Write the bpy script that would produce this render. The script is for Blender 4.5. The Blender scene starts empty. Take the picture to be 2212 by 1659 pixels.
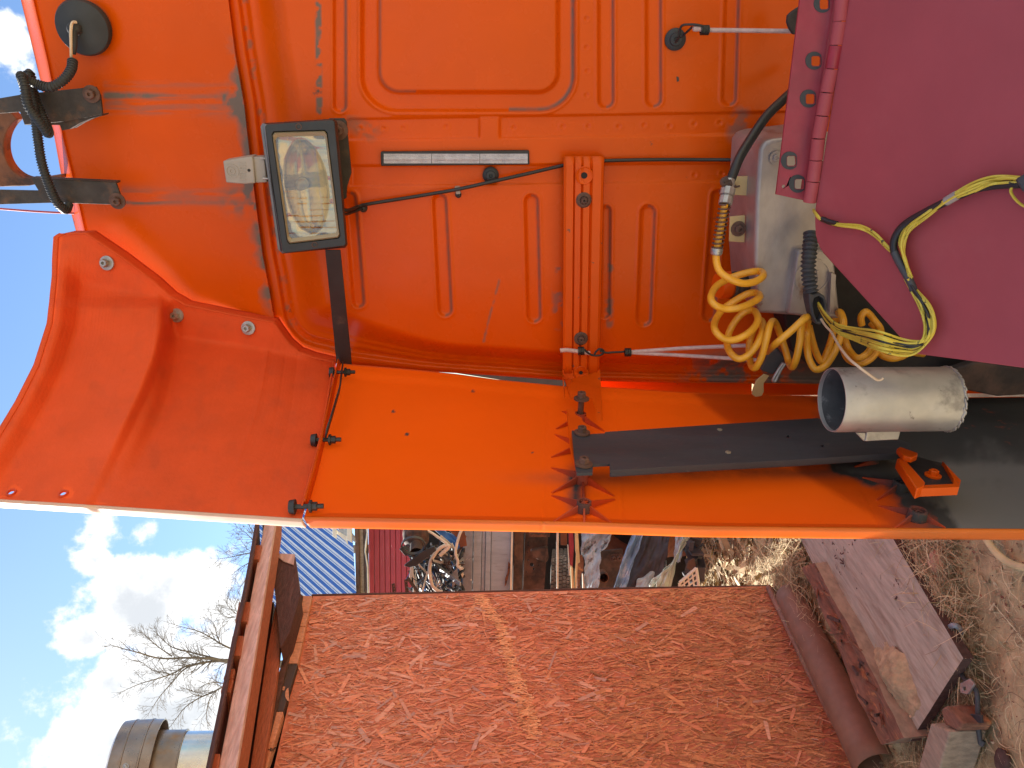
import bpy, bmesh, math, random
import numpy as np
from mathutils import Vector, Matrix
from mathutils.geometry import tessellate_polygon
random.seed(7); rng = np.random.default_rng(7)
scene = bpy.context.scene
COL = scene.collection

# ---------------------------------------------------------------- camera (phone held sideways: world up is picture left)
F_PX = 1671.0                       # focal length in units of a 2212 px wide picture
PSI, PITCH, ROLL = math.radians(24.0), math.radians(1.8), math.radians(0.9)
CAM = np.array([0.0, 0.0, 1.55])
F0 = np.array([-math.sin(PSI), math.cos(PSI), 0.0]); Rr0 = np.array([math.cos(PSI), math.sin(PSI), 0.0])
Zv = np.array([0, 0, 1.0])
FW = math.cos(PITCH) * F0 - math.sin(PITCH) * Zv
U0 = math.cos(PITCH) * Zv + math.sin(PITCH) * F0
RT = math.cos(ROLL) * Rr0 - math.sin(ROLL) * U0
UP = math.cos(ROLL) * U0 + math.sin(ROLL) * Rr0
cam_d = bpy.data.cameras.new('camera'); cam = bpy.data.objects.new('camera', cam_d); COL.objects.link(cam)
M = Matrix.Identity(4)
for i, v in enumerate((-UP, RT, -FW)):
    for k in range(3): M[k][i] = v[k]
for k in range(3): M[k][3] = CAM[k]
cam.matrix_world = M
cam_d.sensor_fit = 'HORIZONTAL'; cam_d.angle = 2 * math.atan(1106 / F_PX)
cam_d.clip_start = 0.05; cam_d.clip_end = 2000
scene.camera = cam

def ray(px, py):
    a = (1659 - py) - 829.5; b = px - 1106
    return FW * F_PX + RT * a - UP * b
def PN(px, py, p0, n):
    d = ray(px, py); n = np.asarray(n, float)
    return CAM + d * (np.dot(np.asarray(p0) - CAM, n) / np.dot(d, n))
def PY(px, py, Y): return PN(px, py, (0, Y, 0), (0, 1, 0))
def PX(px, py, X): return PN(px, py, (X, 0, 0), (1, 0, 0))
def PZ(px, py, Z): return PN(px, py, (0, 0, Z), (0, 0, 1))
def PD(px, py, dep): return CAM + ray(px, py) * (dep / F_PX)
def rayA(PXs, PYs):
    a = (1659 - PYs) - 829.5; b = PXs - 1106
    return FW * F_PX + RT * a[..., None] - UP * b[..., None]
def depth_of(p): return float(np.dot(np.asarray(p) - CAM, FW))
def proj(P):
    q = np.asarray(P) - CAM; z = q @ FW
    return 1106 - (q @ UP) / z * F_PX, 1659 - ((q @ RT) / z * F_PX + 829.5)

# ---------------------------------------------------------------- sky, sun, exposure
SUN_EL, SUN_AZ = math.radians(40), math.atan2(-0.88, 0.475)
SDIR = np.array([math.sin(SUN_AZ) * math.cos(SUN_EL), math.cos(SUN_AZ) * math.cos(SUN_EL), math.sin(SUN_EL)])
world = bpy.data.worlds.new('World'); scene.world = world; world.use_nodes = True
wn, wl = world.node_tree.nodes, world.node_tree.links
wn.clear()
def wnode(t, **kw):
    n = wn.new(t)
    for k, v in kw.items(): setattr(n, k, v)
    return n
w_out = wnode('ShaderNodeOutputWorld'); w_bg = wnode('ShaderNodeBackground'); w_bg.inputs['Strength'].default_value = 0.078
sky = wnode('ShaderNodeTexSky', sky_type='NISHITA', sun_disc=False, sun_elevation=SUN_EL, sun_rotation=SUN_AZ, altitude=150, air_density=1.0, dust_density=0.3, ozone_density=1.2)
tc = wnode('ShaderNodeTexCoord')
def wmath(op, a, b=None, c=None, clamp=False):
    n = wnode('ShaderNodeMath', operation=op, use_clamp=clamp)
    for i, v in enumerate((a, b, c)):
        if v is None: continue
        if isinstance(v, (int, float)): n.inputs[i].default_value = v
        else: wl.new(v, n.inputs[i])
    return n.outputs[0]
def wnoise(scale, detail, rough, off=(0, 0, 0)):
    mp = wnode('ShaderNodeMapping'); mp.inputs['Location'].default_value = off; wl.new(tc.outputs['Generated'], mp.inputs['Vector'])
    n = wnode('ShaderNodeTexNoise'); n.inputs['Scale'].default_value = scale; n.inputs['Detail'].default_value = detail; n.inputs['Roughness'].default_value = rough
    wl.new(mp.outputs[0], n.inputs['Vector']); return n.outputs['Fac']
fb = wnoise(9, 9, 0.62)
big = wnoise(1.7, 3, 0.5, (3.1, 0.4, 1.7))
field = None
for (px, py, r, w) in ((235, 1480, 150, 1.0), (190, 1388, 85, 0.95), (330, 1560, 190, 1.0), (300, 1340, 120, 0.95), (370, 1250, 115, 0.85), (330, 1150, 60, 0.7), (215, 1130, 60, 0.8), (205, 1210, 36, 0.62), (240, 1610, 100, 0.9), (430, 1420, 130, 0.65), (330, 1720, 170, 0.9), (30, 60, 70, 0.45)):
    c = ray(px, py); c = c / np.linalg.norm(c)
    dn = wnode('ShaderNodeVectorMath', operation='DISTANCE'); wl.new(tc.outputs['Generated'], dn.inputs[0]); dn.inputs[1].default_value = tuple(c)
    f = wmath('MULTIPLY_ADD', dn.outputs['Value'], -w / (r / F_PX) * 0.95, w)
    field = f if field is None else wmath('MAXIMUM', field, f)
vc = ray(250, 1350); vc = vc / np.linalg.norm(vc)
dn = wnode('ShaderNodeVectorMath', operation='DISTANCE'); wl.new(tc.outputs['Generated'], dn.inputs[0]); dn.inputs[1].default_value = tuple(vc)
field = wmath('MAXIMUM', field, wmath('ADD', wmath('MULTIPLY_ADD', big, 6.0, -2.85), wmath('MULTIPLY_ADD', wmath('MINIMUM', dn.outputs['Value'], 0.9), 3.0, -2.7)))  # more cloud outside the view, added to lift the ambient light
dens = wmath('ADD', field, wmath('MULTIPLY_ADD', fb, 2.6, -1.42))
mr = wnode('ShaderNodeMapRange', interpolation_type='SMOOTHSTEP'); mr.inputs['From Min'].default_value = 0.02; mr.inputs['From Max'].default_value = 0.30
wl.new(dens, mr.inputs['Value'])
core = wnode('ShaderNodeMapRange', interpolation_type='SMOOTHSTEP'); core.inputs['From Min'].default_value = 0.30; core.inputs['From Max'].default_value = 0.85
wl.new(dens, core.inputs['Value'])
cc = wnode('ShaderNodeMix', data_type='RGBA'); cc.inputs[6].default_value = (5.0, 5.05, 5.1, 1); cc.inputs[7].default_value = (2.75, 2.95, 3.2, 1)
wl.new(wmath('MULTIPLY', core.outputs[0], 0.8), cc.inputs[0])
mx = wnode('ShaderNodeMix', data_type='RGBA'); wl.new(mr.outputs[0], mx.inputs[0]); skm = wnode('ShaderNodeMix', data_type='RGBA', blend_type='MULTIPLY'); skm.inputs[0].default_value = 1.0; wl.new(sky.outputs[0], skm.inputs[6]); skm.inputs[7].default_value = (0.62, 0.72, 0.82, 1); wl.new(skm.outputs[2], mx.inputs[6]); wl.new(cc.outputs[2], mx.inputs[7])
wl.new(mx.outputs[2], w_bg.inputs['Color']); wl.new(w_bg.outputs[0], w_out.inputs['Surface'])
sun_d = bpy.data.lights.new('sun', 'SUN'); sun_d.energy = 4.2; sun_d.angle = math.radians(0.5); sun_d.color = (1.0, 0.95, 0.86)
sun = bpy.data.objects.new('sun', sun_d); COL.objects.link(sun)
sun.rotation_euler = Vector(SDIR).to_track_quat('Z', 'Y').to_euler()
vs = scene.view_settings; vs.view_transform = 'Standard'; vs.look = 'None'; vs.gamma = 1; vs.use_curve_mapping = False; vs.exposure = 1.72
scene.render.engine = 'CYCLES'; scene.cycles.max_bounces = 8; scene.cycles.use_denoising = True

# ---------------------------------------------------------------- materials
MATS = {}
def mat(name, col, rough=0.5, metal=0.0, var=0.12, vscale=12.0, bump=0.0, bscale=60.0, dirt=None, dirtcol=(0.10, 0.085, 0.075), spec=0.5,
        coat=0.0, col2=None, c2=(0.5, 0.62), c2scale=6.0, stretch=(1, 1, 1), rot=0.0, dust2=None, island=None, trans=0.0, transcol=None, wear=0.0, wearcol=(0.08, 0.06, 0.05)):
    if name in MATS: return MATS[name]
    m = bpy.data.materials.new(name); m.use_nodes = True
    N, L = m.node_tree.nodes, m.node_tree.links
    N.clear()
    out = N.new('ShaderNodeOutputMaterial'); b = N.new('ShaderNodeBsdfPrincipled')
    L.new(b.outputs[0], out.inputs['Surface'])
    t = N.new('ShaderNodeTexCoord'); mp = N.new('ShaderNodeMapping'); mp.inputs['Scale'].default_value = stretch
    L.new(t.outputs['Object'], mp.inputs['Vector'])
    if rot:
        vr = N.new('ShaderNodeVectorRotate'); vr.rotation_type = 'Z_AXIS'; vr.inputs['Angle'].default_value = rot
        L.new(t.outputs['Object'], vr.inputs['Vector']); L.new(vr.outputs[0], mp.inputs['Vector'])
    def noise(sc, det=5, ro=0.6):
        n = N.new('ShaderNodeTexNoise'); n.inputs['Scale'].default_value = sc; n.inputs['Detail'].default_value = det; n.inputs['Roughness'].default_value = ro
        L.new(mp.outputs[0], n.inputs['Vector']); return n.outputs['Fac']
    def rgb(c):
        n = N.new('ShaderNodeRGB'); n.outputs[0].default_value = (*c, 1); return n.outputs[0]
    def mix(f, a, c):
        n = N.new('ShaderNodeMix'); n.data_type = 'RGBA'
        if isinstance(f, float): n.inputs[0].default_value = f
        else: L.new(f, n.inputs[0])
        L.new(a, n.inputs[6]); L.new(c, n.inputs[7]); return n.outputs[2]
    def mrange(v, a, c, d=0.0, e=1.0):
        n = N.new('ShaderNodeMapRange'); n.interpolation_type = 'SMOOTHSTEP'
        for k, x in zip(('From Min', 'From Max', 'To Min', 'To Max'), (a, c, d, e)): n.inputs[k].default_value = x
        L.new(v, n.inputs['Value']); return n.outputs[0]
    if island:
        g = N.new('ShaderNodeNewGeometry'); r = N.new('ShaderNodeValToRGB')
        els = r.color_ramp.elements
        while len(els) < len(island): els.new(0.5)
        for i, (p, c) in enumerate(island): els[i].position = p; els[i].color = (*c, 1)
        L.new(g.outputs['Random Per Island'], r.inputs[0]); c = r.outputs[0]
    else: c = rgb(col)
    if col2 is not None: c = mix(mrange(noise(c2scale, 6, 0.65), c2[0], c2[1]), c, rgb(col2))
    if var > 0:
        hv = N.new('ShaderNodeHueSaturation'); L.new(c, hv.inputs['Color'])
        L.new(mrange(noise(vscale, 4), 0.25, 0.75, 1 - var, 1 + var), hv.inputs['Value']); c = hv.outputs[0]
    rsock = mrange(noise(vscale * 1.7, 4), 0.3, 0.7, max(0.03, rough - 0.08), min(1, rough + 0.08))
    if wear > 0:
        f = mrange(noise(bscale * 0.8, 8, 0.7), 0.68 - wear, 0.74 - wear); c = mix(f, c, rgb(wearcol))
    if dirt is not None:
        at = N.new('ShaderNodeAttribute'); at.attribute_name = 'dirt'
        mm = N.new('ShaderNodeMath'); mm.operation = 'MULTIPLY'; mm.use_clamp = True
        L.new(at.outputs['Fac'], mm.inputs[0]); L.new(mrange(noise(dirt, 6, 0.7), 0.2, 0.6, 0.45, 1.25), mm.inputs[1])
        c = mix(mm.outputs[0], c, rgb(dirtcol))
        if dust2: c = mix(mrange(at.outputs['Fac'], 1.2, 2.2), c, rgb(dust2))
        ra = N.new('ShaderNodeMath'); ra.operation = 'MULTIPLY_ADD'; ra.use_clamp = True; ra.inputs[1].default_value = 0.45
        L.new(mm.outputs[0], ra.inputs[0]); L.new(rsock, ra.inputs[2]); rsock = ra.outputs[0]
    L.new(c, b.inputs['Base Color']); L.new(rsock, b.inputs['Roughness'])
    b.inputs['Metallic'].default_value = metal; b.inputs['Specular IOR Level'].default_value = spec
    b.inputs['Coat Weight'].default_value = coat; b.inputs['Coat Roughness'].default_value = 0.15
    if bump > 0:
        bn = N.new('ShaderNodeBump'); bn.inputs['Strength'].default_value = bump; bn.inputs['Distance'].default_value = 0.004
        L.new(noise(bscale, 6, 0.65), bn.inputs['Height']); L.new(bn.outputs[0], b.inputs['Normal'])
    if trans > 0:
        tr = N.new('ShaderNodeBsdfTranslucent'); ms = N.new('ShaderNodeMixShader'); ms.inputs[0].default_value = trans
        tcl = rgb(transcol or col)
        if dirt is not None: tcl = mix(mm.outputs[0], tcl, rgb((0.004, 0.003, 0.003)))
        L.new(tcl, tr.inputs['Color']); L.new(b.outputs[0], ms.inputs[1]); L.new(tr.outputs[0], ms.inputs[2]); L.new(ms.outputs[0], out.inputs['Surface'])
    MATS[name] = m
    return m

ORANGE = (0.67, 0.086, 0.001)
def M_(k): return MATS[k]
mat('orange_paint', ORANGE, 0.27, var=0.05, vscale=5, bump=0.02, bscale=9, dirt=30.0, dirtcol=(0.17, 0.125, 0.105), coat=0.0, spec=0.22, wear=0.02)
mat('orange_plain', (0.67, 0.088, 0.002), 0.38, var=0.06, vscale=8, bump=0.04, bscale=40, spec=0.25, coat=0.0, wear=0.05, wearcol=(0.12, 0.08, 0.07))
mat('orange_fibre', (0.72, 0.092, 0.022), 0.66, var=0.08, vscale=9, bump=0.25, bscale=120, dirt=20.0, dirtcol=(0.2, 0.07, 0.05), trans=0.06, transcol=(0.8, 0.10, 0.01), spec=0.2)
mat('orange_plastic', (0.66, 0.080, 0.003), 0.38, var=0.06, vscale=3, bump=0.03, bscale=14, dirt=14.0, dirtcol=(0.066, 0.064, 0.062), dust2=(0.21, 0.20, 0.185), trans=0.062, transcol=(0.95, 0.13, 0.004), spec=0.25)
mat('flange_glow', (0.74, 0.17, 0.012), 0.4, var=0.1, vscale=4, trans=0.3, transcol=(0.95, 0.30, 0.02))
mat('pale_skin', (0.70, 0.45, 0.34), 0.5, var=0.1, vscale=4, trans=0.1, transcol=(0.8, 0.3, 0.15))
mat('bezel_highlight', (0.15, 0.15, 0.165), 0.5, var=0.15, vscale=30, bump=0.1)  # lighter grey standing in for a sky highlight
mat('orange_rib', (0.62, 0.07, 0.010), 0.45, var=0.1, dirt=14.0, dirtcol=(0.05, 0.05, 0.05), trans=0.15, transcol=(0.9, 0.13, 0.006))
mat('black_metal', (0.028, 0.028, 0.032), 0.48, var=0.25, bump=0.12, bscale=90, col2=(0.075, 0.055, 0.045), c2=(0.56, 0.7), c2scale=25)
mat('black_plate', (0.042, 0.045, 0.056), 0.62, var=0.2, bump=0.15, bscale=110, stretch=(1, 1, .25), wear=0.04, wearcol=(0.10, 0.10, 0.11))
mat('black_rubber', (0.030, 0.032, 0.036), 0.62, var=0.2, bump=0.1)
mat('grey_rubber', (0.055, 0.055, 0.06), 0.6, var=0.2, bump=0.1)
mat('black_cable', (0.018, 0.018, 0.020), 0.45, var=0.15)
mat('shade_black', (0.022, 0.018, 0.018), 0.8, var=0.4, vscale=9, bump=0.4)
mat('rust_black', (0.045, 0.037, 0.034), 0.75, var=0.3, vscale=30, bump=0.5, bscale=80, col2=(0.10, 0.055, 0.035), c2=(0.5, 0.66), c2scale=22)
mat('rust', (0.16, 0.065, 0.035), 0.85, var=0.3, vscale=20, bump=0.4, bscale=70, col2=(0.05, 0.03, 0.025), c2=(0.48, 0.62), c2scale=14)
mat('rusty_bolt', (0.11, 0.055, 0.040), 0.7, var=0.3, vscale=60, bump=0.3, bscale=150)
mat('zinc', (0.42, 0.40, 0.38), 0.42, metal=0.7, var=0.2, vscale=50)
mat('aluminium', (0.46, 0.44, 0.42), 0.46, metal=0.55, var=0.16, vscale=10, bump=0.2, bscale=60, col2=(0.25, 0.235, 0.225), c2=(0.52, 0.68), c2scale=13, wear=0.05, wearcol=(0.22, 0.20, 0.19))
mat('tank_metal', (0.36, 0.315, 0.305), 0.42, metal=0.4, var=0.2, vscale=9, bump=0.2, bscale=40, col2=(0.20, 0.09, 0.06), c2=(0.58, 0.7), c2scale=7, stretch=(1, 1, 1.6))
mat('lens_seal', (0.34, 0.27, 0.17), 0.5, var=0.15, bump=0.1)
mat('pipe_soot', (0.10, 0.10, 0.105), 0.6, metal=0.3, var=0.3, vscale=20, col2=(0.32, 0.31, 0.31), c2=(0.56, 0.66), c2scale=18, bump=0.3)
mat('cream_tab', (0.50, 0.36, 0.17), 0.5, var=0.2, bump=0.1)
mat('lamp_grey', (0.33, 0.29, 0.26), 0.55, var=0.12, bump=0.1)
mat('lamp_black', (0.024, 0.025, 0.028), 0.42, var=0.2, bump=0.2, bscale=160)
mat('maroon_paint', (0.37, 0.062, 0.074), 0.58, var=0.06, vscale=7, bump=0.06, bscale=200, spec=0.45, col2=(0.41, 0.085, 0.096), c2=(0.45, 0.65), c2scale=2.5)
mat('crimson_paint', (0.30, 0.022, 0.040), 0.45, var=0.16, vscale=18, bump=0.1, bscale=120, wear=0.03, wearcol=(0.14, 0.06, 0.06))
mat('yellow_hose', (0.78, 0.36, 0.022), 0.38, var=0.12, vscale=20, bump=0.05, col2=(0.35, 0.20, 0.05), c2=(0.60, 0.78), c2scale=30, coat=0.2)
mat('yellow_wire', (0.62, 0.48, 0.055), 0.45, var=0.15, col2=(0.03, 0.03, 0.03), c2=(0.60, 0.64), c2scale=50)
mat('white_wire', (0.62, 0.47, 0.33), 0.5, var=0.1)
mat('copper', (0.55, 0.2, 0.1), 0.35, metal=0.8)
mat('bungee', (0.55, 0.40, 0.38), 0.7, var=0.15, vscale=80, bump=0.4, bscale=400)
mat('osb_edge', (0.07, 0.030, 0.022), 0.85, var=0.3)
mat('osb_base', (0.46, 0.17, 0.095), 0.8, var=0.25, vscale=30, bump=0.5, bscale=60)
mat('strands', (0.4, 0.14, 0.07), 0.62, var=0.22, vscale=70, bump=0.5, bscale=160, stretch=(1, 1, .22),
    island=[(0.0, (0.44, 0.165, 0.085)), (0.14, (0.56, 0.21, 0.105)), (0.4, (0.64, 0.25, 0.13)), (0.62, (0.67, 0.30, 0.175)), (0.8, (0.58, 0.25, 0.10)), (0.9, (0.50, 0.29, 0.23)), (1.0, (0.70, 0.39, 0.27))])
mat('strands_big', (0.4, 0.2, 0.15), 0.6, var=0.2, vscale=60, bump=0.5, bscale=160, stretch=(1, 1, .22),
    island=[(0.0, (0.37, 0.22, 0.18)), (0.3, (0.48, 0.29, 0.23)), (0.6, (0.60, 0.28, 0.16)), (1.0, (0.66, 0.38, 0.28))])
mat('strands_lit', (0.6, 0.3, 0.1), 0.6, var=0.2, vscale=70, bump=0.5, bscale=160,
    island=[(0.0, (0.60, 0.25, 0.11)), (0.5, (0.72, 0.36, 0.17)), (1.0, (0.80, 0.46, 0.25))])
mat('strands_brown', (0.4, 0.2, 0.1), 0.6, var=0.2, vscale=70, bump=0.5, bscale=160,
    island=[(0.0, (0.32, 0.14, 0.065)), (0.5, (0.54, 0.235, 0.10)), (1.0, (0.66, 0.31, 0.15))])
WG = dict(bump=0.6, bscale=40, rot=math.radians(4.5))
mat('plank_grey', (0.56, 0.43, 0.43), 0.75, var=0.25, vscale=20, stretch=(8, 1, 8), col2=(0.40, 0.28, 0.27), c2=(0.45, 0.65), c2scale=10, **WG)
mat('plank_red', (0.30, 0.095, 0.045), 0.7, var=0.25, vscale=20, stretch=(8, 1, 8), **WG)
mat('plank_dark', (0.062, 0.024, 0.021), 0.75, var=0.35, vscale=20, stretch=(6, 1, 6), col2=(0.10, 0.045, 0.04), c2=(0.55, 0.7), c2scale=8, **WG)
mat('plank_pale', (0.52, 0.27, 0.17), 0.7, var=0.22, vscale=16, stretch=(3, 6, 3), **WG)
mat('plank_paint', (0.045, 0.032, 0.030), 0.6, var=0.2)
mat('bark', (0.085, 0.045, 0.036), 0.9, var=0.3, vscale=40, bump=0.9, bscale=50)
mat('ground_board', (0.42, 0.365, 0.285), 0.85, var=0.22, vscale=9, stretch=(5, .8, 1), bump=0.5, bscale=60, col2=(0.29, 0.22, 0.155), c2=(0.48, 0.7), c2scale=5, wear=0.03, wearcol=(0.09, 0.065, 0.05))
mat('rotten_wood', (0.21, 0.098, 0.060), 0.85, var=0.35, vscale=16, stretch=(4, 1, 2), bump=0.9, bscale=40, col2=(0.42, 0.19, 0.08), c2=(0.56, 0.66), c2scale=9)
mat('old_grey_wood', (0.30, 0.235, 0.17), 0.85, var=0.25, vscale=16, stretch=(4, 1, 2), bump=0.6, bscale=40)
mat('brown_gutter', (0.21, 0.105, 0.066), 0.62, var=0.14, vscale=14, bump=0.15, bscale=160)
mat('brown_rod', (0.26, 0.13, 0.09), 0.6, var=0.25, vscale=30, bump=0.2)
mat('tarp', (0.36, 0.44, 0.50), 0.62, var=0.25, vscale=9, bump=0.35, bscale=14, col2=(0.11, 0.10, 0.10), c2=(0.58, 0.66), c2scale=14)
mat('tarp_blue', (0.16, 0.27, 0.44), 0.6, var=0.25, vscale=8, bump=0.3, bscale=14, col2=(0.40, 0.42, 0.46), c2=(0.5, 0.72), c2scale=8)
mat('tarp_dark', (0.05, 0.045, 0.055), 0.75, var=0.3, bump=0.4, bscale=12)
mat('tarp_pale', (0.42, 0.50, 0.46), 0.7, var=0.18, vscale=9, bump=0.4, bscale=30)
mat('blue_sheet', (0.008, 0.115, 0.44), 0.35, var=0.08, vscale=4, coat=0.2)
mat('roof_glare', (0.82, 0.86, 0.88), 0.35, var=0.05)  # white of the sky glare on the blue roof, put into colour
mat('maroon_siding', (0.33, 0.036, 0.056), 0.42, var=0.1, vscale=4, coat=0.1)
mat('white_metal', (0.66, 0.66, 0.60), 0.5, var=0.1)
mat('galvanised', (0.24, 0.28, 0.34), 0.55, metal=0.2, var=0.2, vscale=14, wear=0.06, wearcol=(0.75, 0.75, 0.75), bscale=30, bump=0.1)
mat('grey_board', (0.30, 0.37, 0.45), 0.6, var=0.12, vscale=6, col2=(0.20, 0.195, 0.20), c2=(0.6, 0.72), c2scale=7, stretch=(4, 4, 1))
mat('rust_brown', (0.105, 0.060, 0.044), 0.85, var=0.35, vscale=9, bump=0.3, col2=(0.042, 0.030, 0.027), c2=(0.45, 0.62), c2scale=6)
mat('rust_orange', (0.17, 0.058, 0.028), 0.8, var=0.3, vscale=10, bump=0.3)
mat('tyre_rubber', (0.12, 0.11, 0.10), 0.85, var=0.3, vscale=9, bump=0.3, bscale=60, col2=(0.30, 0.27, 0.24), c2=(0.52, 0.66), c2scale=16)
mat('scrap_black', (0.03, 0.031, 0.034), 0.5, var=0.4, vscale=6)
mat('scrap_grey', (0.26, 0.28, 0.31), 0.45, metal=0.3, var=0.3)
mat('scrap_blue', (0.025, 0.13, 0.42), 0.45, var=0.15, bump=0.1)
mat('scrap_white', (0.66, 0.62, 0.52), 0.5, var=0.15)
mat('pale_board', (0.62, 0.49, 0.25), 0.75, var=0.2, vscale=12, bump=0.3)
mat('bare_branch', (0.15, 0.125, 0.10), 0.9, var=0.3)
mat('stainless', (0.50, 0.49, 0.48), 0.22, metal=0.95, var=0.15, vscale=6, bump=0.05, bscale=8)
mat('burnt_steel', (0.25, 0.20, 0.165), 0.34, metal=0.6, var=0.25, vscale=6, col2=(0.30, 0.16, 0.06), c2=(0.5, 0.68), c2scale=5, bump=0.05)
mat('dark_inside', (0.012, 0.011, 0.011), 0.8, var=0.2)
mat('sand', (0.41, 0.305, 0.18), 0.95, var=0.3, vscale=25, bump=1.0, bscale=120)
mat('sand_crumb', (0.5, 0.34, 0.2), 0.95, var=0.2, island=[(0, (0.26, 0.17, 0.10)), (0.5, (0.46, 0.31, 0.18)), (1, (0.56, 0.40, 0.25))])
mat('straw', (0.42, 0.31, 0.16), 0.8, var=0.2, island=[(0, (0.20, 0.13, 0.07)), (0.3, (0.42, 0.29, 0.15)), (0.65, (0.62, 0.47, 0.26)), (0.93, (0.72, 0.59, 0.36)), (1, (0.22, 0.21, 0.07))])
mat('chips', (0.5, 0.4, 0.25), 0.8, var=0.2, island=[(0, (0.17, 0.11, 0.06)), (0.3, (0.36, 0.26, 0.14)), (0.7, (0.52, 0.40, 0.22)), (1, (0.62, 0.50, 0.32))])
mat('ground', (0.48, 0.375, 0.205), 0.95, var=0.35, vscale=7, bump=1.0, bscale=90, col2=(0.24, 0.165, 0.10), c2=(0.50, 0.68), c2scale=2.6)
mat('ink', (0.01, 0.01, 0.015), 0.6, var=0)
mat('hedge_green', (0.10, 0.095, 0.05), 0.9, var=0.3)
mat('reflector_face', (0.62, 0.60, 0.66), 0.35, metal=0.0, var=0.15, vscale=60, bump=0.9, bscale=420)
mat('concrete_white', (0.6, 0.6, 0.6), 0.6)

def lens_glass():
    m = bpy.data.materials.new('lamp_glass'); m.use_nodes = True; N, L = m.node_tree.nodes, m.node_tree.links
    N.clear(); out = N.new('ShaderNodeOutputMaterial')
    t = N.new('ShaderNodeTexCoord')
    w1 = N.new('ShaderNodeTexWave'); w1.bands_direction = 'X'; w1.inputs['Scale'].default_value = 28; w1.inputs['Distortion'].default_value = 0.3
    L.new(t.outputs['Object'], w1.inputs['Vector'])
    n = N.new('ShaderNodeTexNoise'); n.inputs['Scale'].default_value = 18; L.new(t.outputs['Object'], n.inputs['Vector'])
    ad = N.new('ShaderNodeMath'); ad.operation = 'MULTIPLY_ADD'; ad.inputs[1].default_value = 2.0; L.new(n.outputs['Fac'], ad.inputs[0]); L.new(w1.outputs['Fac'], ad.inputs[2])
    b = N.new('ShaderNodeBump'); b.inputs['Strength'].default_value = 0.35; b.inputs['Distance'].default_value = 0.003; L.new(ad.outputs[0], b.inputs['Height'])
    tr = N.new('ShaderNodeBsdfTransparent'); tr.inputs[0].default_value = (0.80, 0.76, 0.64, 1)
    gl = N.new('ShaderNodeBsdfGlossy'); gl.inputs['Roughness'].default_value = 0.12; gl.inputs[0].default_value = (0.9, 0.9, 0.9, 1); L.new(b.outputs[0], gl.inputs['Normal'])
    df = N.new('ShaderNodeBsdfDiffuse'); df.inputs[0].default_value = (0.42, 0.36, 0.24, 1)
    m1 = N.new('ShaderNodeMixShader'); m1.inputs[0].default_value = 0.16; L.new(tr.outputs[0], m1.inputs[1]); L.new(gl.outputs[0], m1.inputs[2])
    m2 = N.new('ShaderNodeMixShader'); m2.inputs[0].default_value = 0.15; L.new(m1.outputs[0], m2.inputs[1]); L.new(df.outputs[0], m2.inputs[2])
    L.new(m2.outputs[0], out.inputs['Surface']); MATS['lamp_glass'] = m
    m = mat('lamp_reflector', (0.74, 0.66, 0.50), 0.16, metal=1.0, var=0.1, bump=0.12, bscale=22)
lens_glass()

# ---------------------------------------------------------------- mesh helpers
def catmull(pts, n=6, closed=False):
    P = [np.asarray(p, float) for p in pts]
    if len(P) < 3: return P
    out = []; m = len(P)
    for i in range(m if closed else m - 1):
        if closed: p0, p1, p2, p3 = P[(i - 1) % m], P[i], P[(i + 1) % m], P[(i + 2) % m]
        else:
            p1, p2 = P[i], P[i + 1]
            p0 = P[i - 1] if i > 0 else 2 * p1 - p2
            p3 = P[i + 2] if i + 2 < m else 2 * p2 - p1
        for k in range(n):
            t = k / n
            out.append(0.5 * ((2 * p1) + (-p0 + p2) * t + (2 * p0 - 5 * p1 + 4 * p2 - p3) * t * t + (-p0 + 3 * p1 - 3 * p2 + p3) * t ** 3))
    if not closed: out.append(P[-1])
    return out
def frame_for(n):
    n = np.asarray(n, float); n = n / np.linalg.norm(n)
    a = np.array([0, 0, 1.0]) if abs(n[2]) < 0.9 else np.array([1.0, 0, 0])
    u = np.cross(a, n); u /= np.linalg.norm(u); return u, np.cross(n, u), n
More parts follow.
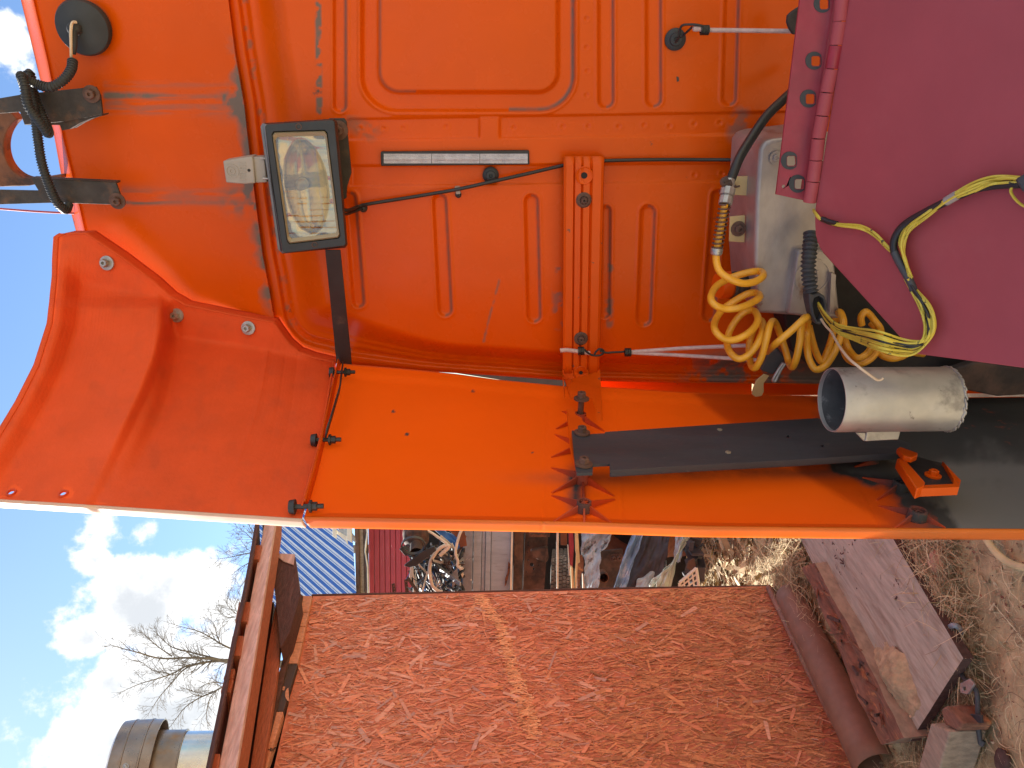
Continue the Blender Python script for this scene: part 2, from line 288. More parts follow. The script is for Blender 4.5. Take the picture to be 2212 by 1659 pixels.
class MB:
    def __init__(s): s.v = []; s.f = []
    def add(s, vs, fs):
        o = len(s.v); s.v.extend([tuple(map(float, p)) for p in vs]); s.f.extend([tuple(i + o for i in f) for f in fs]); return s
    def prism(s, poly, vec, holes=()):
        """polygon (list of 3D points) with holes, extruded by vec, triangulated caps"""
        loops = [list(map(lambda p: np.asarray(p, float), poly))] + [list(map(lambda p: np.asarray(p, float), h)) for h in holes]
        flat = [p for l in loops for p in l]; n = len(flat); vec = np.asarray(vec, float)
        if len(poly) <= 4 and not holes: tris = [tuple(range(len(poly)))]
        else: tris = tessellate_polygon([[Vector(p) for p in l] for l in loops])
        vs = flat + [p + vec for p in flat]; fs = []
        for t in tris: fs.append(tuple(t)); fs.append(tuple(i + n for i in reversed(t)))
        o = 0
        for l in loops:
            k = len(l)
            for i in range(k): fs.append((o + i, o + (i + 1) % k, o + (i + 1) % k + n, o + i + n))
            o += k
        return s.add(vs, fs)
    def hull2(s, a, b):
        """loft two equal-length loops with caps"""
        k = len(a); vs = list(a) + list(b)
        fs = [tuple(range(k)), tuple(range(2 * k - 1, k - 1, -1))] + [(i, (i + 1) % k, (i + 1) % k + k, i + k) for i in range(k)]
        return s.add(vs, fs)
    def box(s, c, ax, ay, az):
        c, ax, ay, az = (np.asarray(q, float) for q in (c, ax, ay, az))
        vs = [c + i * ax + j * ay + k * az for i in (-.5, .5) for j in (-.5, .5) for k in (-.5, .5)]
        return s.add(vs, [(0, 1, 3, 2), (4, 6, 7, 5), (0, 4, 5, 1), (2, 3, 7, 6), (0, 2, 6, 4), (1, 5, 7, 3)])
    def bar(s, p, q, w, h, up=(0, 0, 1)):
        p, q = np.asarray(p, float), np.asarray(q, float); d = q - p; u = np.cross(d, up); 
        if np.linalg.norm(u) < 1e-9: u = np.cross(d, (1, 0, 0))
        u /= np.linalg.norm(u); v = np.cross(u, d); v /= np.linalg.norm(v)
        return s.box((p + q) / 2, d, u * w, v * h)
    def tube(s, path, r, n=8, caps=True):
        P = [np.asarray(p, float) for p in path]; m = len(P)
        R = [r] * m if np.isscalar(r) else list(r)
        T = [P[min(i + 1, m - 1)] - P[max(i - 1, 0)] for i in range(m)]
        T = [t / (np.linalg.norm(t) + 1e-12) for t in T]
        u, _, _ = frame_for(T[0]); vs = []
        for i in range(m):
            u = u - T[i] * np.dot(u, T[i]); u /= (np.linalg.norm(u) + 1e-12); w = np.cross(T[i], u)
            for k in range(n):
                a = 2 * math.pi * k / n; vs.append(P[i] + R[i] * (math.cos(a) * u + math.sin(a) * w))
        fs = [(i * n + k, i * n + (k + 1) % n, (i + 1) * n + (k + 1) % n, (i + 1) * n + k) for i in range(m - 1) for k in range(n)]
        if caps: fs += [tuple(range(n - 1, -1, -1)), tuple((m - 1) * n + k for k in range(n))]
        return s.add(vs, fs)
    def lathe(s, c, axis, prof, n=24, close=False, rot=0.0):
        """prof: list of (radius, height along axis)"""
        c = np.asarray(c, float); u, w, a = frame_for(axis); vs = []; m = len(prof)
        for (r, h) in prof:
            for k in range(n):
                t = 2 * math.pi * k / n + rot; vs.append(c + a * h + max(r, 1e-5) * (math.cos(t) * u + math.sin(t) * w))
        fs = [(i * n + k, i * n + (k + 1) % n, (i + 1) * n + (k + 1) % n, (i + 1) * n + k) for i in range(m - 1) for k in range(n)]
        if close: fs += [((m - 1) * n + k, (m - 1) * n + (k + 1) % n, (k + 1) % n, k) for k in range(n)]
        return s.add(vs, fs)
    def bolt(s, c, n, r=0.008, h=0.006):
        """hex or button bolt head on a washer"""
        s.lathe(c, n, [(0, 0.0), (r * 1.7, 0.0), (r * 1.7, h * .3), (r * 1.05, h * .35), (0, h * .35)], 18)
        s.lathe(c, n, [(r, h * .3), (r, h * 1.2), (r * .85, h * 1.35), (r * .4, h * 1.35), (r * .36, h * .9), (0, h * .9)], 6)
        return s
    def grid(s, P, mask=None):
        """P: (n,m,3) array"""
        n, m = P.shape[:2]; idx = np.arange(n * m).reshape(n, m)
        q = np.stack([idx[:-1, :-1], idx[1:, :-1], idx[1:, 1:], idx[:-1, 1:]], -1)
        if mask is not None: q = q[mask]
        s.V = P.reshape(-1, 3); s.Q = q.reshape(-1, 4); return s
ROOT = {}
def link(o): COL.objects.link(o); return o
def thing(name, label, cat, loc, group=None):
    o = bpy.data.objects.new(name, None); link(o); o.location = tuple(map(float, loc)); o.empty_display_size = 0.1
    o['label'] = label; o['category'] = cat
    if group: o['group'] = group
    ROOT[o.name] = np.asarray(loc, float); return o
def build(name, mb, m, parent=None, label=None, cat=None, group=None, kind=None, smooth=35, bevel=0.0, bseg=2, attrs=None, flip=False, solid=0.0):
    me = bpy.data.meshes.new(name)
    if hasattr(mb, 'V'):
        V = np.asarray(mb.V, float); Q = np.asarray(mb.Q)
    else: V = np.asarray(mb.v, float).reshape(-1, 3); Q = None
    if parent is not None: org = ROOT[parent.name]
    elif kind in ('structure',): org = np.zeros(3)
    else: org = np.array([(V[:, 0].min() + V[:, 0].max()) / 2, (V[:, 1].min() + V[:, 1].max()) / 2, V[:, 2].min()])
    V = V - org
    if Q is not None:
        me.vertices.add(len(V)); me.vertices.foreach_set('co', V.astype(np.float32).ravel())
        nf = len(Q); me.loops.add(nf * 4); me.polygons.add(nf)
        me.loops.foreach_set('vertex_index', (Q[:, ::-1] if flip else Q).astype(np.int32).ravel())
        me.polygons.foreach_set('loop_start', np.arange(0, nf * 4, 4, dtype=np.int32))
        me.update(calc_edges=True); me.validate()
    else:
        me.from_pydata([tuple(p) for p in V], [], mb.f); me.update()
        bm = bmesh.new(); bm.from_mesh(me); bmesh.ops.recalc_face_normals(bm, faces=bm.faces); bm.to_mesh(me); bm.free()
    if attrs:
        for k, a in attrs.items():
            at = me.attributes.new(k, 'FLOAT', 'POINT'); at.data.foreach_set('value', np.asarray(a, np.float32).ravel())
    ms = m if isinstance(m, (list, tuple)) else [m]
    for q in ms: me.materials.append(MATS[q] if isinstance(q, str) else q)
    if smooth:
        me.polygons.foreach_set('use_smooth', [True] * len(me.polygons))
        if smooth < 180: me.set_sharp_from_angle(angle=math.radians(smooth))
    o = bpy.data.objects.new(name, me); link(o)
    if parent is not None: o.parent = parent
    else: o.location = tuple(org)
    ROOT[o.name] = org
    if label: o['label'] = label
    if cat: o['category'] = cat
    if group: o['group'] = group
    if kind: o['kind'] = kind
    if solid > 0:
        md = o.modifiers.new('thickness', 'SOLIDIFY'); md.thickness = solid; md.offset = 0
    if bevel > 0:
        md = o.modifiers.new('bevel', 'BEVEL'); md.width = bevel; md.segments = bseg; md.limit_method = 'ANGLE'; md.angle_limit = math.radians(40)
        md.harden_normals = False
    return o
def seg_dist(X, Y, pts):
    """distance of grid points to a polyline"""
    best = np.full(X.shape, 1e9)
    for (x0, y0), (x1, y1) in zip(pts[:-1], pts[1:]):
        dx, dy = x1 - x0, y1 - y0; L = dx * dx + dy * dy + 1e-9
        t = np.clip(((X - x0) * dx + (Y - y0) * dy) / L, 0, 1)
        best = np.minimum(best, np.hypot(X - x0 - t * dx, Y - y0 - t * dy))
    return best
def nearest_on(X, Y, pts):
    best = np.full(X.shape, 1e9); bx = np.zeros(X.shape); by = np.zeros(X.shape)
    for (x0, y0), (x1, y1) in zip(pts[:-1], pts[1:]):
        dx, dy = x1 - x0, y1 - y0; L = dx * dx + dy * dy + 1e-9
        t = np.clip(((X - x0) * dx + (Y - y0) * dy) / L, 0, 1); qx, qy = x0 + t * dx, y0 + t * dy
        d = np.hypot(X - qx, Y - qy); k = d < best
        best = np.where(k, d, best); bx = np.where(k, qx, bx); by = np.where(k, qy, by)
    return bx, by
def inside(X, Y, poly):
    r = np.zeros(X.shape, bool); n = len(poly)
    for i in range(n):
        x0, y0 = poly[i]; x1, y1 = poly[(i + 1) % n]
        c = ((y0 > Y) != (y1 > Y)) & (X < (x1 - x0) * (Y - y0) / ((y1 - y0) + 1e-12) + x0)
        r ^= c
    return r
def sst(x, a, b):
    t = np.clip((x - a) / (b - a), 0, 1); return t * t * (3 - 2 * t)
def rbox(X, Y, x0, x1, y0, y1, r):
    cx, cy, hx, hy = (x0 + x1) / 2, (y0 + y1) / 2, (x1 - x0) / 2 - r, (y1 - y0) / 2 - r
    qx, qy = np.abs(X - cx) - hx, np.abs(Y - cy) - hy
    return np.hypot(np.maximum(qx, 0), np.maximum(qy, 0)) + np.minimum(np.maximum(qx, qy), 0) - r
def interp(pts, u):
    """polyline by normalised arc length"""
    P = np.asarray(pts, float); d = np.r_[0, np.cumsum(np.hypot(*np.diff(P, axis=0).T))]; d /= d[-1]
    return np.stack([np.interp(u, d, P[:, 0]), np.interp(u, d, P[:, 1])], -1)
def vnoise(X, Y, sc, seed=0):
    g = np.random.default_rng(seed).random((256, 256)); x = X * sc + 1000; y = Y * sc + 1000
    xi, yi = np.floor(x).astype(int), np.floor(y).astype(int); fx, fy = x - xi, y - yi
    fx = fx * fx * (3 - 2 * fx); fy = fy * fy * (3 - 2 * fy); a = lambda i, j: g[(xi + i) % 256, (yi + j) % 256]
    return (a(0, 0) * (1 - fx) + a(1, 0) * fx) * (1 - fy) + (a(0, 1) * (1 - fx) + a(1, 1) * fx) * fy
def fbm(X, Y, sc, oct=4, seed=0):
    s = 0; w = 0.5
    for k in range(oct): s = s + w * vnoise(X, Y, sc * 2 ** k, seed + k); w *= 0.5
    return s
# ================================================================ TRUCK
YC = 1.60
truck = thing('truck', 'orange truck cab seen from behind with a long torn side fairing and a work lamp', 'truck', (0.2, 2.2, 0.0))
# ---- rear panel: pressed sheet with rim, window recess, swages
EDGE = [(484, -300), (488, -60), (492, 0), (507, 113), (527, 227), (537, 317), (550, 423), (567, 553), (577, 603), (592, 693), (603, 716), (620, 740), (643, 760), (673, 771), (727, 781), (760, 788), (904, 800), (1070, 810), (1214, 820), (1300, 822), (1475, 826), (1761, 830), (2058, 832), (2400, 840)]
OUTL = EDGE + [(2400, -300)]
gx, gy = np.meshgrid(np.arange(474, 2392, 3.0), np.arange(-297, 852, 3.0), indexing='ij')
ins = inside(gx, gy, OUTL)
qx, qy = nearest_on(gx, gy, EDGE)
keepv = ins.copy()
q = keepv[:-1, :-1] | keepv[1:, :-1] | keepv[:-1, 1:] | keepv[1:, 1:]
gx = np.where(ins, gx, qx); gy = np.where(ins, gy, qy)
sd = seg_dist(gx, gy, EDGE)
W = 128 - 62 * sst(gx, 640, 1000) - 6 * sst(gx, 1000, 1800)
t = sd / W
h = -0.046 + 0.046 * sst(t, 0.42, 0.98)
h += 0.006 * (1 - sst(np.abs(t - 0.11), 0.05, 0.12))           # lip
h -= 0.008 * (1 - sst(np.abs(t - 0.27), 0.03, 0.10))           # gutter
h += 0.004 * (1 - sst(np.abs(t - 0.50), 0.0, 0.05)) * sst(gx, 640, 800)
rec_o, rec_i = rbox(gx, gy, 780, 1242, -420, 241, 78), rbox(gx, gy, 821, 1203, -420, 197, 42)
h -= 0.011 * (1 - sst(rec_o, -9, 3)) * sst(rec_i, -4, 8)
h += 0.003 * (1 - sst(np.abs(rec_o - 4), 0, 6))
CAPS = [((734, -300), (735, 228), 15), ((1308, -300), (1309, 216), 18), ((1411, -300), (1412, 214), 18), ((1590, -300), (1575, 212), 17),
        ((757, 428), (775, 651), 14), ((950, 434), (962, 668), 16), ((1148, 435), (1154, 681), 16), ((1309, 455), (1307, 676), 12), ((1400, 459), (1391, 688), 17), ((1551, 424), (1532, 680), 15)]
dirt = np.zeros(gx.shape)  # dirt mask, which also carries the painted shadow at the gap
for a, b, r in CAPS:
    d = seg_dist(gx, gy, [a, b]); h -= 0.009 * (1 - sst(d, r - 7, r + 2)); h += 0.0018 * (1 - sst(np.abs(d - r - 2), 0, 5))
    lower = (gx > a[0] + (b[0] - a[0]) * np.clip((gy - a[1]) / (b[1] - a[1]), 0, 1))
    dirt += 0.7 * np.where(lower, 1 - sst(np.abs(d - r + 3), 0, 5), 0)
dirt += 0.8 * np.where(gx > 1100, 1 - sst(np.abs(rec_o + 5), 0, 7), 0) * (1 - sst(np.abs(rec_o + 5), 5, 9)) + 0.5 * np.where(gx < 900, 1 - sst(np.abs(rec_i), 0, 5), 0)
fx = np.clip((gx - 760) / 715, -0.05, 1.3)
b1 = sst(gy, 257 - 12 * fx - 2, 257 - 12 * fx + 2) * (1 - sst(gy, 302 - 10 * fx - 2, 302 - 10 * fx + 2)) * sst(gx, 748, 754)
b2 = sst(gy, 358 - 5 * fx - 2, 358 - 5 * fx + 2) * (1 - sst(gy, 402 - 9 * fx - 2, 402 - 9 * fx + 2)) * sst(gx, 754, 762)
boss = 1 - sst(rbox(gx, gy, 1034, 1081, 252, 302, 4), -5, 2)
h -= 0.0055 * b1 * (1 - boss) + 0.0050 * b2
for (x, y) in ((777, 277), (828, 277), (870, 276), (963, 274), (1110, 275), (1216, 273), (1271, 272), (1337, 273), (1392, 270), (1447, 272), (1500, 268), (1555, 266), (1267, 40), (1267, 102), (1269, 153), (1267, 205), (1500, 378), (1560, 375), (1645, 372)):
    d = np.hypot(gx - x, gy - y); h += -0.0022 * np.exp(-(d / 3.5) ** 2) + 0.0010 * np.exp(-((d - 7) / 2.5) ** 2)
h += 0.0012 * (fbm(gx, gy, 0.006, 2, 3) - 0.5)                  # sheet is not perfectly flat
# dirt: scuffed band under the top rim, dust at the rim, soot along the lower left edge, scratches
nz = fbm(gx, gy, 0.05, 4, 11)
dirt += 1.3 * (1 - sst(np.abs(gx - 687 - gy * .012), 3, 9)) * (gy < 250) * sst(nz, 0.42, 0.56) * (gy > -300)
dirt += 0.55 * (1 - sst(np.abs(t - 0.27), 0.02, 0.1)) * sst(nz, 0.45, 0.6) * (gx < 760)
dirt += 0.9 * sst(gx, 1440, 1560) * sst(gy, 735, 790) * sst(nz, 0.35, 0.5)
dirt += 1.0 * sst(gx, 1650, 1760) * sst(gy, 560, 640)  # panel darkened here to stand for shadow in the gap below
dirt += 0.7 * (1 - sst(seg_dist(gx, gy, [(1045, 738), (1052, 705), (1080, 600)]), 0.5, 3.5)) * sst(nz, 0.36, 0.5)
dirt += 0.6 * (1 - sst(seg_dist(gx, gy, [(1205, 550), (1206, 700)]), 4, 18)) * sst(nz, 0.47, 0.56)
dirt += 0.6 * (1 - sst(seg_dist(gx, gy, [(1318, 560), (1316, 700)]), 4, 12)) * sst(nz, 0.46, 0.56)
dirt += 0.55 * (1 - sst(seg_dist(gx, gy, [(1600, 250), (1590, 290)]), 8, 30)) * sst(nz, 0.4, 0.55)
dirt += 0.5 * (1 - sst(seg_dist(gx, gy, [(755, 265), (800, 285)]), 4, 30)) * sst(nz, 0.4, 0.55)
R_ = rayA(gx, gy); P = CAM + R_ * ((YC - h - CAM[1]) / R_[..., 1])[..., None]
m_ = MB().grid(P, q); build('rear_panel', m_, 'orange_paint', truck, smooth=180, attrs={'dirt': np.clip(dirt, 0, 1)}, flip=True)
# folded edge of the panel and the sheets behind it
ED = [p for p in EDGE]
e0 = [PY(x, y, YC + 0.044) for x, y in ED]
mb = MB(); k = len(e0)
mb.add(e0 + [p + np.array([0.004, 0.035, -0.003]) for p in e0], [(i, i + 1, i + 1 + k, i + k) for i in range(k - 1)])
build('rear_rim', mb, 'orange_plain', truck, smooth=60, solid=0.003)
# ---- roof shell above the rim
ROOF_T = [(30, -300), (41, -60), (45, 0), (87, 173), (115, 283), (133, 383), (165, 503), (180, 560), (230, 700)]
ROOF_C = [(55, -300), (68, -60), (72, 0), (103, 133), (133, 283), (157, 383), (184, 503), (200, 560), (250, 700)]
ROOF_B = [(488, -300), (490, -60), (493, 0), (507, 113), (527, 227), (537, 317), (550, 423), (567, 553), (577, 603), (594, 700)]
v = np.linspace(0, 1, 330)
def col(pts, v):
    P = np.asarray(pts, float); y = -300 + v * 1000; return np.interp(y, P[:, 1], P[:, 0]), y
tx, yy = col(ROOF_T, v); cx, _ = col(ROOF_C, v); bx, _ = col(ROOF_B, v)
rows = []; Ys = []
for s in np.linspace(0, 1, 12): rows.append(tx + (cx - tx) * s); Ys.append(YC + 0.145 - 0.055 * sst(np.array(s), 0, 1) * np.ones(330) - 0.012 * s)
for s in np.linspace(0, 1, 120)[1:]: rows.append(cx + (bx - cx) * s); Ys.append(np.full(330, YC + 0.084 - 0.062 * s))
for s, dy in ((0, 0.004), (0, 0.026)): rows.append(bx + 1.0); Ys.append(np.full(330, YC + 0.022 + dy))
gx = np.array(rows); gy = np.tile(yy, (gx.shape[0], 1)); Yg = np.array(Ys)
nz = fbm(gx, gy, 0.03, 4, 21); nz2 = fbm(gx * 0.10, gy, 0.10, 3, 25); edge = (bx - gx)
Yg = Yg - 0.002 * (fbm(gx, gy, 0.008, 2, 5) - .5)
dirt = 0.85 * (1 - sst(edge, 0, 10 + 70 * np.clip(nz - 0.35, 0, 1))) * sst(gy, 40, 160) * (1 - sst(gy, 640, 700)) * sst(nz, 0.34, 0.52)
for (x0, y0, wd, st, x1) in ((222, 205, 7, 0.95, 420), (225, 222, 16, 0.5, 700), (268, 436, 5, 1.0, 380), (262, 420, 18, 0.45, 700), (222, 182, 7, 0.35, 700), (222, 240, 8, 0.3, 700)):
    dirt += st * np.exp(-((gy - y0 - (gx - x0) * 0.012) / wd) ** 2) * sst(gx, x0 - 4, x0 + 6) * (1 - 0.65 * sst(gx, x0 + 30, x1)) * sst(nz2, 0.25, 0.5)
for y0 in (210, 235, 380, 425, 445): dirt += 0.8 * np.exp(-((gy - y0) / 22) ** 2) * (1 - sst(edge, 5, 95)) * sst(nz, 0.3, 0.5)
dirt += 0.5 * (1 - sst(np.abs(np.hypot(gx - 182, gy - 60) - 50), 0, 12)) * (gx > 150)
R_ = rayA(gx, gy); P = CAM + R_ * ((Yg - CAM[1]) / R_[..., 1])[..., None]
build('roof_shell', MB().grid(P), 'orange_paint', truck, smooth=50, attrs={'dirt': np.clip(dirt, 0, 1)}, flip=True)
# cab side and top running forward from the rear panel
top = [PY(x, y, YC + 0.145) for x, y in zip(tx[::10], yy[::10])]
mb = MB(); k = len(top); mb.add(top + [p + np.array([0, 1.9, 0.05]) for p in top], [(i, i + 1, i + 1 + k, i + k) for i in range(k - 1)]); build('roof_sheet', mb, 'orange_plain', truck, smooth=60)
es = [p + np.array([0.004, 0.034, -0.003]) for p in e0[6:-1]]; k = len(es)
mb = MB(); mb.add(es + [p + np.array([0.0, 2.0, 0.0]) for p in es], [(i, i + 1, i + 1 + k, i + k) for i in range(k - 1)]); build('side_sheet', mb, 'orange_plain', truck, smooth=40)
# sunlit sill that shows through the gap beside the fairing
a, b, c, d = PY(1285, 818, 1.74), PY(1625, 820, 1.74), PY(1625, 862, 1.70), PY(1285, 850, 1.70)
build('sill_panel', MB().prism([a, b, c, d], (0.01, 0.02, 0)), 'orange_plain', truck, bevel=0.003)
a, b, c, d = PY(1640, 838, 1.70), PY(2230, 820, 1.70), PY(2230, 850, 1.68), PY(1640, 856, 1.68)
build('sill_panel', MB().prism([a, b, c, d], (0.01, 0.02, 0)), 'orange_plain', truck, bevel=0.003)
build('lock_plate', MB().prism([PY(985, 806, 1.78), PY(1230, 814, 1.78), PY(1230, 836, 1.78), PY(1130, 828, 1.78)], (0, 0.02, 0)), 'black_metal', truck)

# ---- upper wind deflector
I_ = [(140, 505), (185, 505), (257, 553), (330, 608), (365, 640), (400, 660), (500, 680), (590, 697), (603, 716), (622, 742), (645, 762), (675, 773), (725, 785)]
B_ = [(-80, 1076), (0, 1080), (160, 1090), (420, 1107), (652, 1122)]
T_ = [(140, 505), (127, 512), (124, 560), (123, 600), (113, 700), (85, 790), (45, 870), (0, 945), (-45, 1015), (-80, 1076)]
S_ = [(725, 785), (710, 880), (697, 953), (680, 1020), (660, 1093), (652, 1122)]
BEND = [(150, 580), (167, 610), (240, 626), (353, 645), (366, 690), (373, 726), (440, 738), (520, 750), (600, 764), (640, 775), (725, 785)]
nu, nv = 260, 240
u = np.linspace(0, 1, nu); v = np.linspace(0, 1, nv)
I2, B2, T2, S2 = interp(I_, u), interp(B_, u), interp(T_, v), interp(S_, v)
uu, vv = u[:, None, None], v[None, :, None]
G = (1 - vv) * I2[:, None] + vv * B2[:, None] + (1 - uu) * T2[None] + uu * S2[None] - ((1 - uu) * (1 - vv) * np.array(T_[0]) + uu * (1 - vv) * np.array(S_[0]) + (1 - uu) * vv * np.array(T_[-1]) + uu * vv * np.array(S_[-1]))
gx, gy = G[..., 0], G[..., 1]
# 3D depth: flange lies on the cab, body rules from the bend to the near edge
XF = -0.68
vb = np.zeros(nu)
for i in range(nu):
    dd = seg_dist(gx[i], gy[i], BEND); vb[i] = v[np.argmin(dd)]
vb = np.convolve(np.pad(vb, 6, 'edge'), np.ones(13) / 13, 'valid'); vb *= (1 - sst(u, .9, 1.0))
def zd(pt, kind): return depth_of(PY(pt[0], pt[1], YC - 0.012) if kind == 'Y' else PX(pt[0], pt[1], XF))
iz = np.zeros((nu, nv))
for i in range(nu):
    j = int(round(vb[i] * (nv - 1))); zi = zd((gx[i, 0], gy[i, 0]), 'Y'); zb = zd((gx[i, j], gy[i, j]), 'Y') - 0.012; zB = zd((gx[i, -1], gy[i, -1]), 'X')
    f = np.clip((v - vb[i]) / max(1 - vb[i], 1e-3), 0, 1); g = np.clip(v / max(vb[i], 1e-3), 0, 1)
    iz[i] = np.where(v < vb[i], (1 - g) / zi + g / zb, (1 - f) / zb + f / zB)
ker = np.ones(7) / 7
for _ in range(2): iz = np.apply_along_axis(lambda r: np.convolve(np.pad(r, 3, mode='reflect', reflect_type='odd'), ker, 'valid'), 1, iz)
z = 1 / iz
CR = [(353, 645), (352, 700), (335, 760), (300, 850), (250, 955), (205, 1050), (185, 1085)]
dcr = seg_dist(gx, gy, CR); below = np.zeros(gx.shape, bool)
cxl = np.interp(gy, [p[1] for p in CR], [p[0] for p in CR]); sgn = gx - cxl
fade = sst(gy, 640, 668) * (1 - 0.75 * sst(gy, 780, 1070))
z -= 0.030 * fade * (1 - sst(sgn, -6, 26)) * sst(-sgn, -400, 10) * (0.35 + 0.65 * np.exp(-np.maximum(-sgn, 0) / 110.0))
z += 0.006 * fade * np.exp(-((sgn - 28) / 16.0) ** 2)
dT = seg_dist(gx, gy, T_)
z -= 0.026 * (1 - sst(dT, 0, 62)) * sst(gy, 520, 620)
z += 0.003 * (fbm(gx, gy, 0.012, 3, 31) - .5)
dirt = 0.10 * sst(fbm(gx, gy, 0.03, 4, 41), 0.45, 0.8)
HOLES = [(25, 1065, 6.5), (138, 1068, 6.5)]
keep = np.ones((nu - 1, nv - 1), bool)
R_ = rayA(gx, gy); P = CAM + R_ * (z / F_PX)[..., None]
cgx = (gx[:-1, :-1] + gx[1:, 1:]) / 2; cgy = (gy[:-1, :-1] + gy[1:, 1:]) / 2
for (x, y, r) in HOLES: keep &= np.hypot((cgx - x), (cgy - y) * 1.2) > r
build('wind_deflector', MB().grid(P, keep), 'orange_fibre', truck, label='rough matt orange upper wing of the fairing with a stepped crease', smooth=180, attrs={'dirt': dirt}, flip=True)
deflector = bpy.data.objects['wind_deflector']
def edge_strip(P3, dirv, w, name, m, par, rolls=4):
    """rolled return flange along a 3D polyline"""
    P3 = np.asarray(P3); d = np.asarray(dirv, float); d /= np.linalg.norm(d); rows = [P3]
    for a in range(1, rolls + 1):
        f = a / rolls; rows.append(P3 + np.array([0, -1, 0]) * 0.006 * math.sin(f * math.pi / 2) + d * w * f)
    return build(name, MB().grid(np.stack(rows)), m, par, smooth=180, solid=0.003)
FD = (-0.64, 0.60, 0.0)
edge_strip(P[:, -1], FD, 0.036, 'flange', 'pale_skin', deflector)
kz = np.ones((nu // 2 - 1, nv // 2 - 1), bool)
for (x, y, r) in HOLES: kz &= np.hypot(gx[:-2:2, :-2:2][:kz.shape[0], :kz.shape[1]] - x, gy[:-2:2, :-2:2][:kz.shape[0], :kz.shape[1]] - y) > 14
build('outer_skin', MB().grid(CAM + (P[::2, ::2] - CAM) * 1.009, kz), 'pale_skin', deflector, smooth=180)
edge_strip(P[:, 0], (-0.1, 1.0, 0.0), 0.05, 'flange', 'orange_fibre', deflector)
edge_strip(P[0, ::3], (0.05, 0.35, 0.5), 0.012, 'flange', 'orange_fibre', deflector)
edge_strip(P[-1, :-16:3], (0.9, -0.5, 0), 0.018, 'flange', 'orange_fibre', deflector)
for (x, y) in ((233, 568), (384, 680), (538, 708)):
    i = np.unravel_index(np.argmin(np.hypot(gx - x, gy - y)), gx.shape); c = P[i]
    build('bolt', MB().bolt(c + np.array([0, -0.001, 0]), (0.25, -1, 0.1), 0.0088, 0.013), 'zinc', deflector, smooth=30)
for (x, y, r) in HOLES:
    i = np.unravel_index(np.argmin(np.hypot(gx - x, gy - y)), gx.shape)
    if r > 0: build('hole_rim', MB().lathe(P[i] + np.array([.002, 0, 0]), (1, -0.25, 0), [(.0052, -.003), (.0052, .001), (.0075, .001), (.0078, -.003)], 16, close=True), 'orange_rib', deflector)

# ---- lower side fairing (translucent moulded sheet with soot at the bottom)
A_ = [(735, 785), (760, 789), (903, 801), (985, 809), (1070, 821), (1214, 835), (1300, 837), (1475, 848), (1618, 853), (1761, 857), (2061, 860), (2320, 857)]
BN = [(657, 1118), (737, 1119), (1000, 1124), (1260, 1129), (1515, 1138), (1900, 1142), (2320, 1145)]
nu, nv = 420, 110
u = np.linspace(0, 1, nu); v = np.linspace(0, 1, nv)
ax = 735 + (2320 - 735) * u; bx = 657 + (2320 - 657) * u
ay = np.interp(ax, *np.array(A_).T); by = np.interp(bx, *np.array(BN).T)
S2 = [(735, 792), (712, 900), (700, 960), (684, 1025), (657, 1118)]
gx = ax[:, None] * (1 - v) + bx[:, None] * v; gy = ay[:, None] * (1 - v) + by[:, None] * v
s_off = interp(S2, v) - (np.array(S2[0]) * (1 - v)[:, None] + np.array(S2[-1]) * v[:, None]); w0 = (1 - u)[:, None] ** 8
gx = gx + w0 * s_off[:, 0]; gy = gy + w0 * s_off[:, 1]
zA = np.array([depth_of(PY(x, y, YC - 0.02)) for x, y in zip(ax, ay)]); zB = np.array([depth_of(PX(x, y, XF)) for x, y in zip(bx, by)])
v3 = v; iz = (1 - v)[None] / zA[:, None] + v[None] / zB[:, None]; z = 1 / iz
z -= 0.012 * (1 - sst(v, 0.03, 0.10))[None] * np.ones((nu, 1))                       # stepped margin at the cab side
z += 0.006 * np.sin(np.pi * np.clip((v - 0.1) / 0.9, 0, 1))[None] * np.sin(u * 3.1)[:, None]
LINES = [[(1179, 842), (1174, 1128)], [(1327, 842), (1333, 930), (1345, 1128)], [(1665, 858), (1680, 930)], [(1828, 986), (1875, 1086), (1898, 1140)], [(2010, 1050), (2050, 1110), (2072, 1140)]]
for l in LINES: z += 0.0022 * (1 - sst(seg_dist(gx, gy, l), 0.6, 3.2))
z += 0.0022 * (fbm(gx, gy, 0.008, 2, 51) - .5)
nz = fbm(gx, gy, 0.022, 4, 61); nz2 = fbm(gx, gy, 0.07, 3, 62)
bound = np.interp(gy, [840, 930, 1000, 1030, 1060, 1100, 1145], [1760, 1760, 1745, 1820, 1890, 1985, 2055])
dirt = sst(gx + (nz - .5) * 160, bound - 30, bound + 55) * 1.2 + 1.25 * sst(gx, 1880, 2130) * sst(gy + (nz - .5) * 120, 930, 1090)
dirt += 0.95 * np.exp(-((gx - 1246) / 17) ** 2) * sst(gy, 985, 1040) * (1 - sst(gy, 1085, 1120)) * (0.4 + nz2)
dirt += 0.5 * np.exp(-((gx - 1300) / 150) ** 2) * np.exp(-((gy - 1032) / 14) ** 2)
dirt += 0.55 * sst(gx, 1330, 1500) * np.exp(-((gy - 1018) / 16) ** 2)
for (x, y, r) in ((850, 889, 3.5), (879, 938, 3.5), (1022, 845, 3), (823, 968, 1.5), (1150, 978, 1.5), (826, 790 + 180, 2)):
    dirt += 1.1 * (1 - sst(np.hypot(gx - x, gy - y), r * .6, r))
R_ = rayA(gx, gy); P = CAM + R_ * (z / F_PX)[..., None]; FP = P; FG = (gx, gy)
fairing = build('side_fairing', MB().grid(P), 'orange_plastic', truck, label='glossy translucent orange lower fairing, sooty grey at its foot', smooth=180, attrs={'dirt': np.clip(dirt, 0, 2.4)}, flip=True)
edge_strip(P[:, -1], FD, 0.052, 'flange', 'flange_glow', fairing)
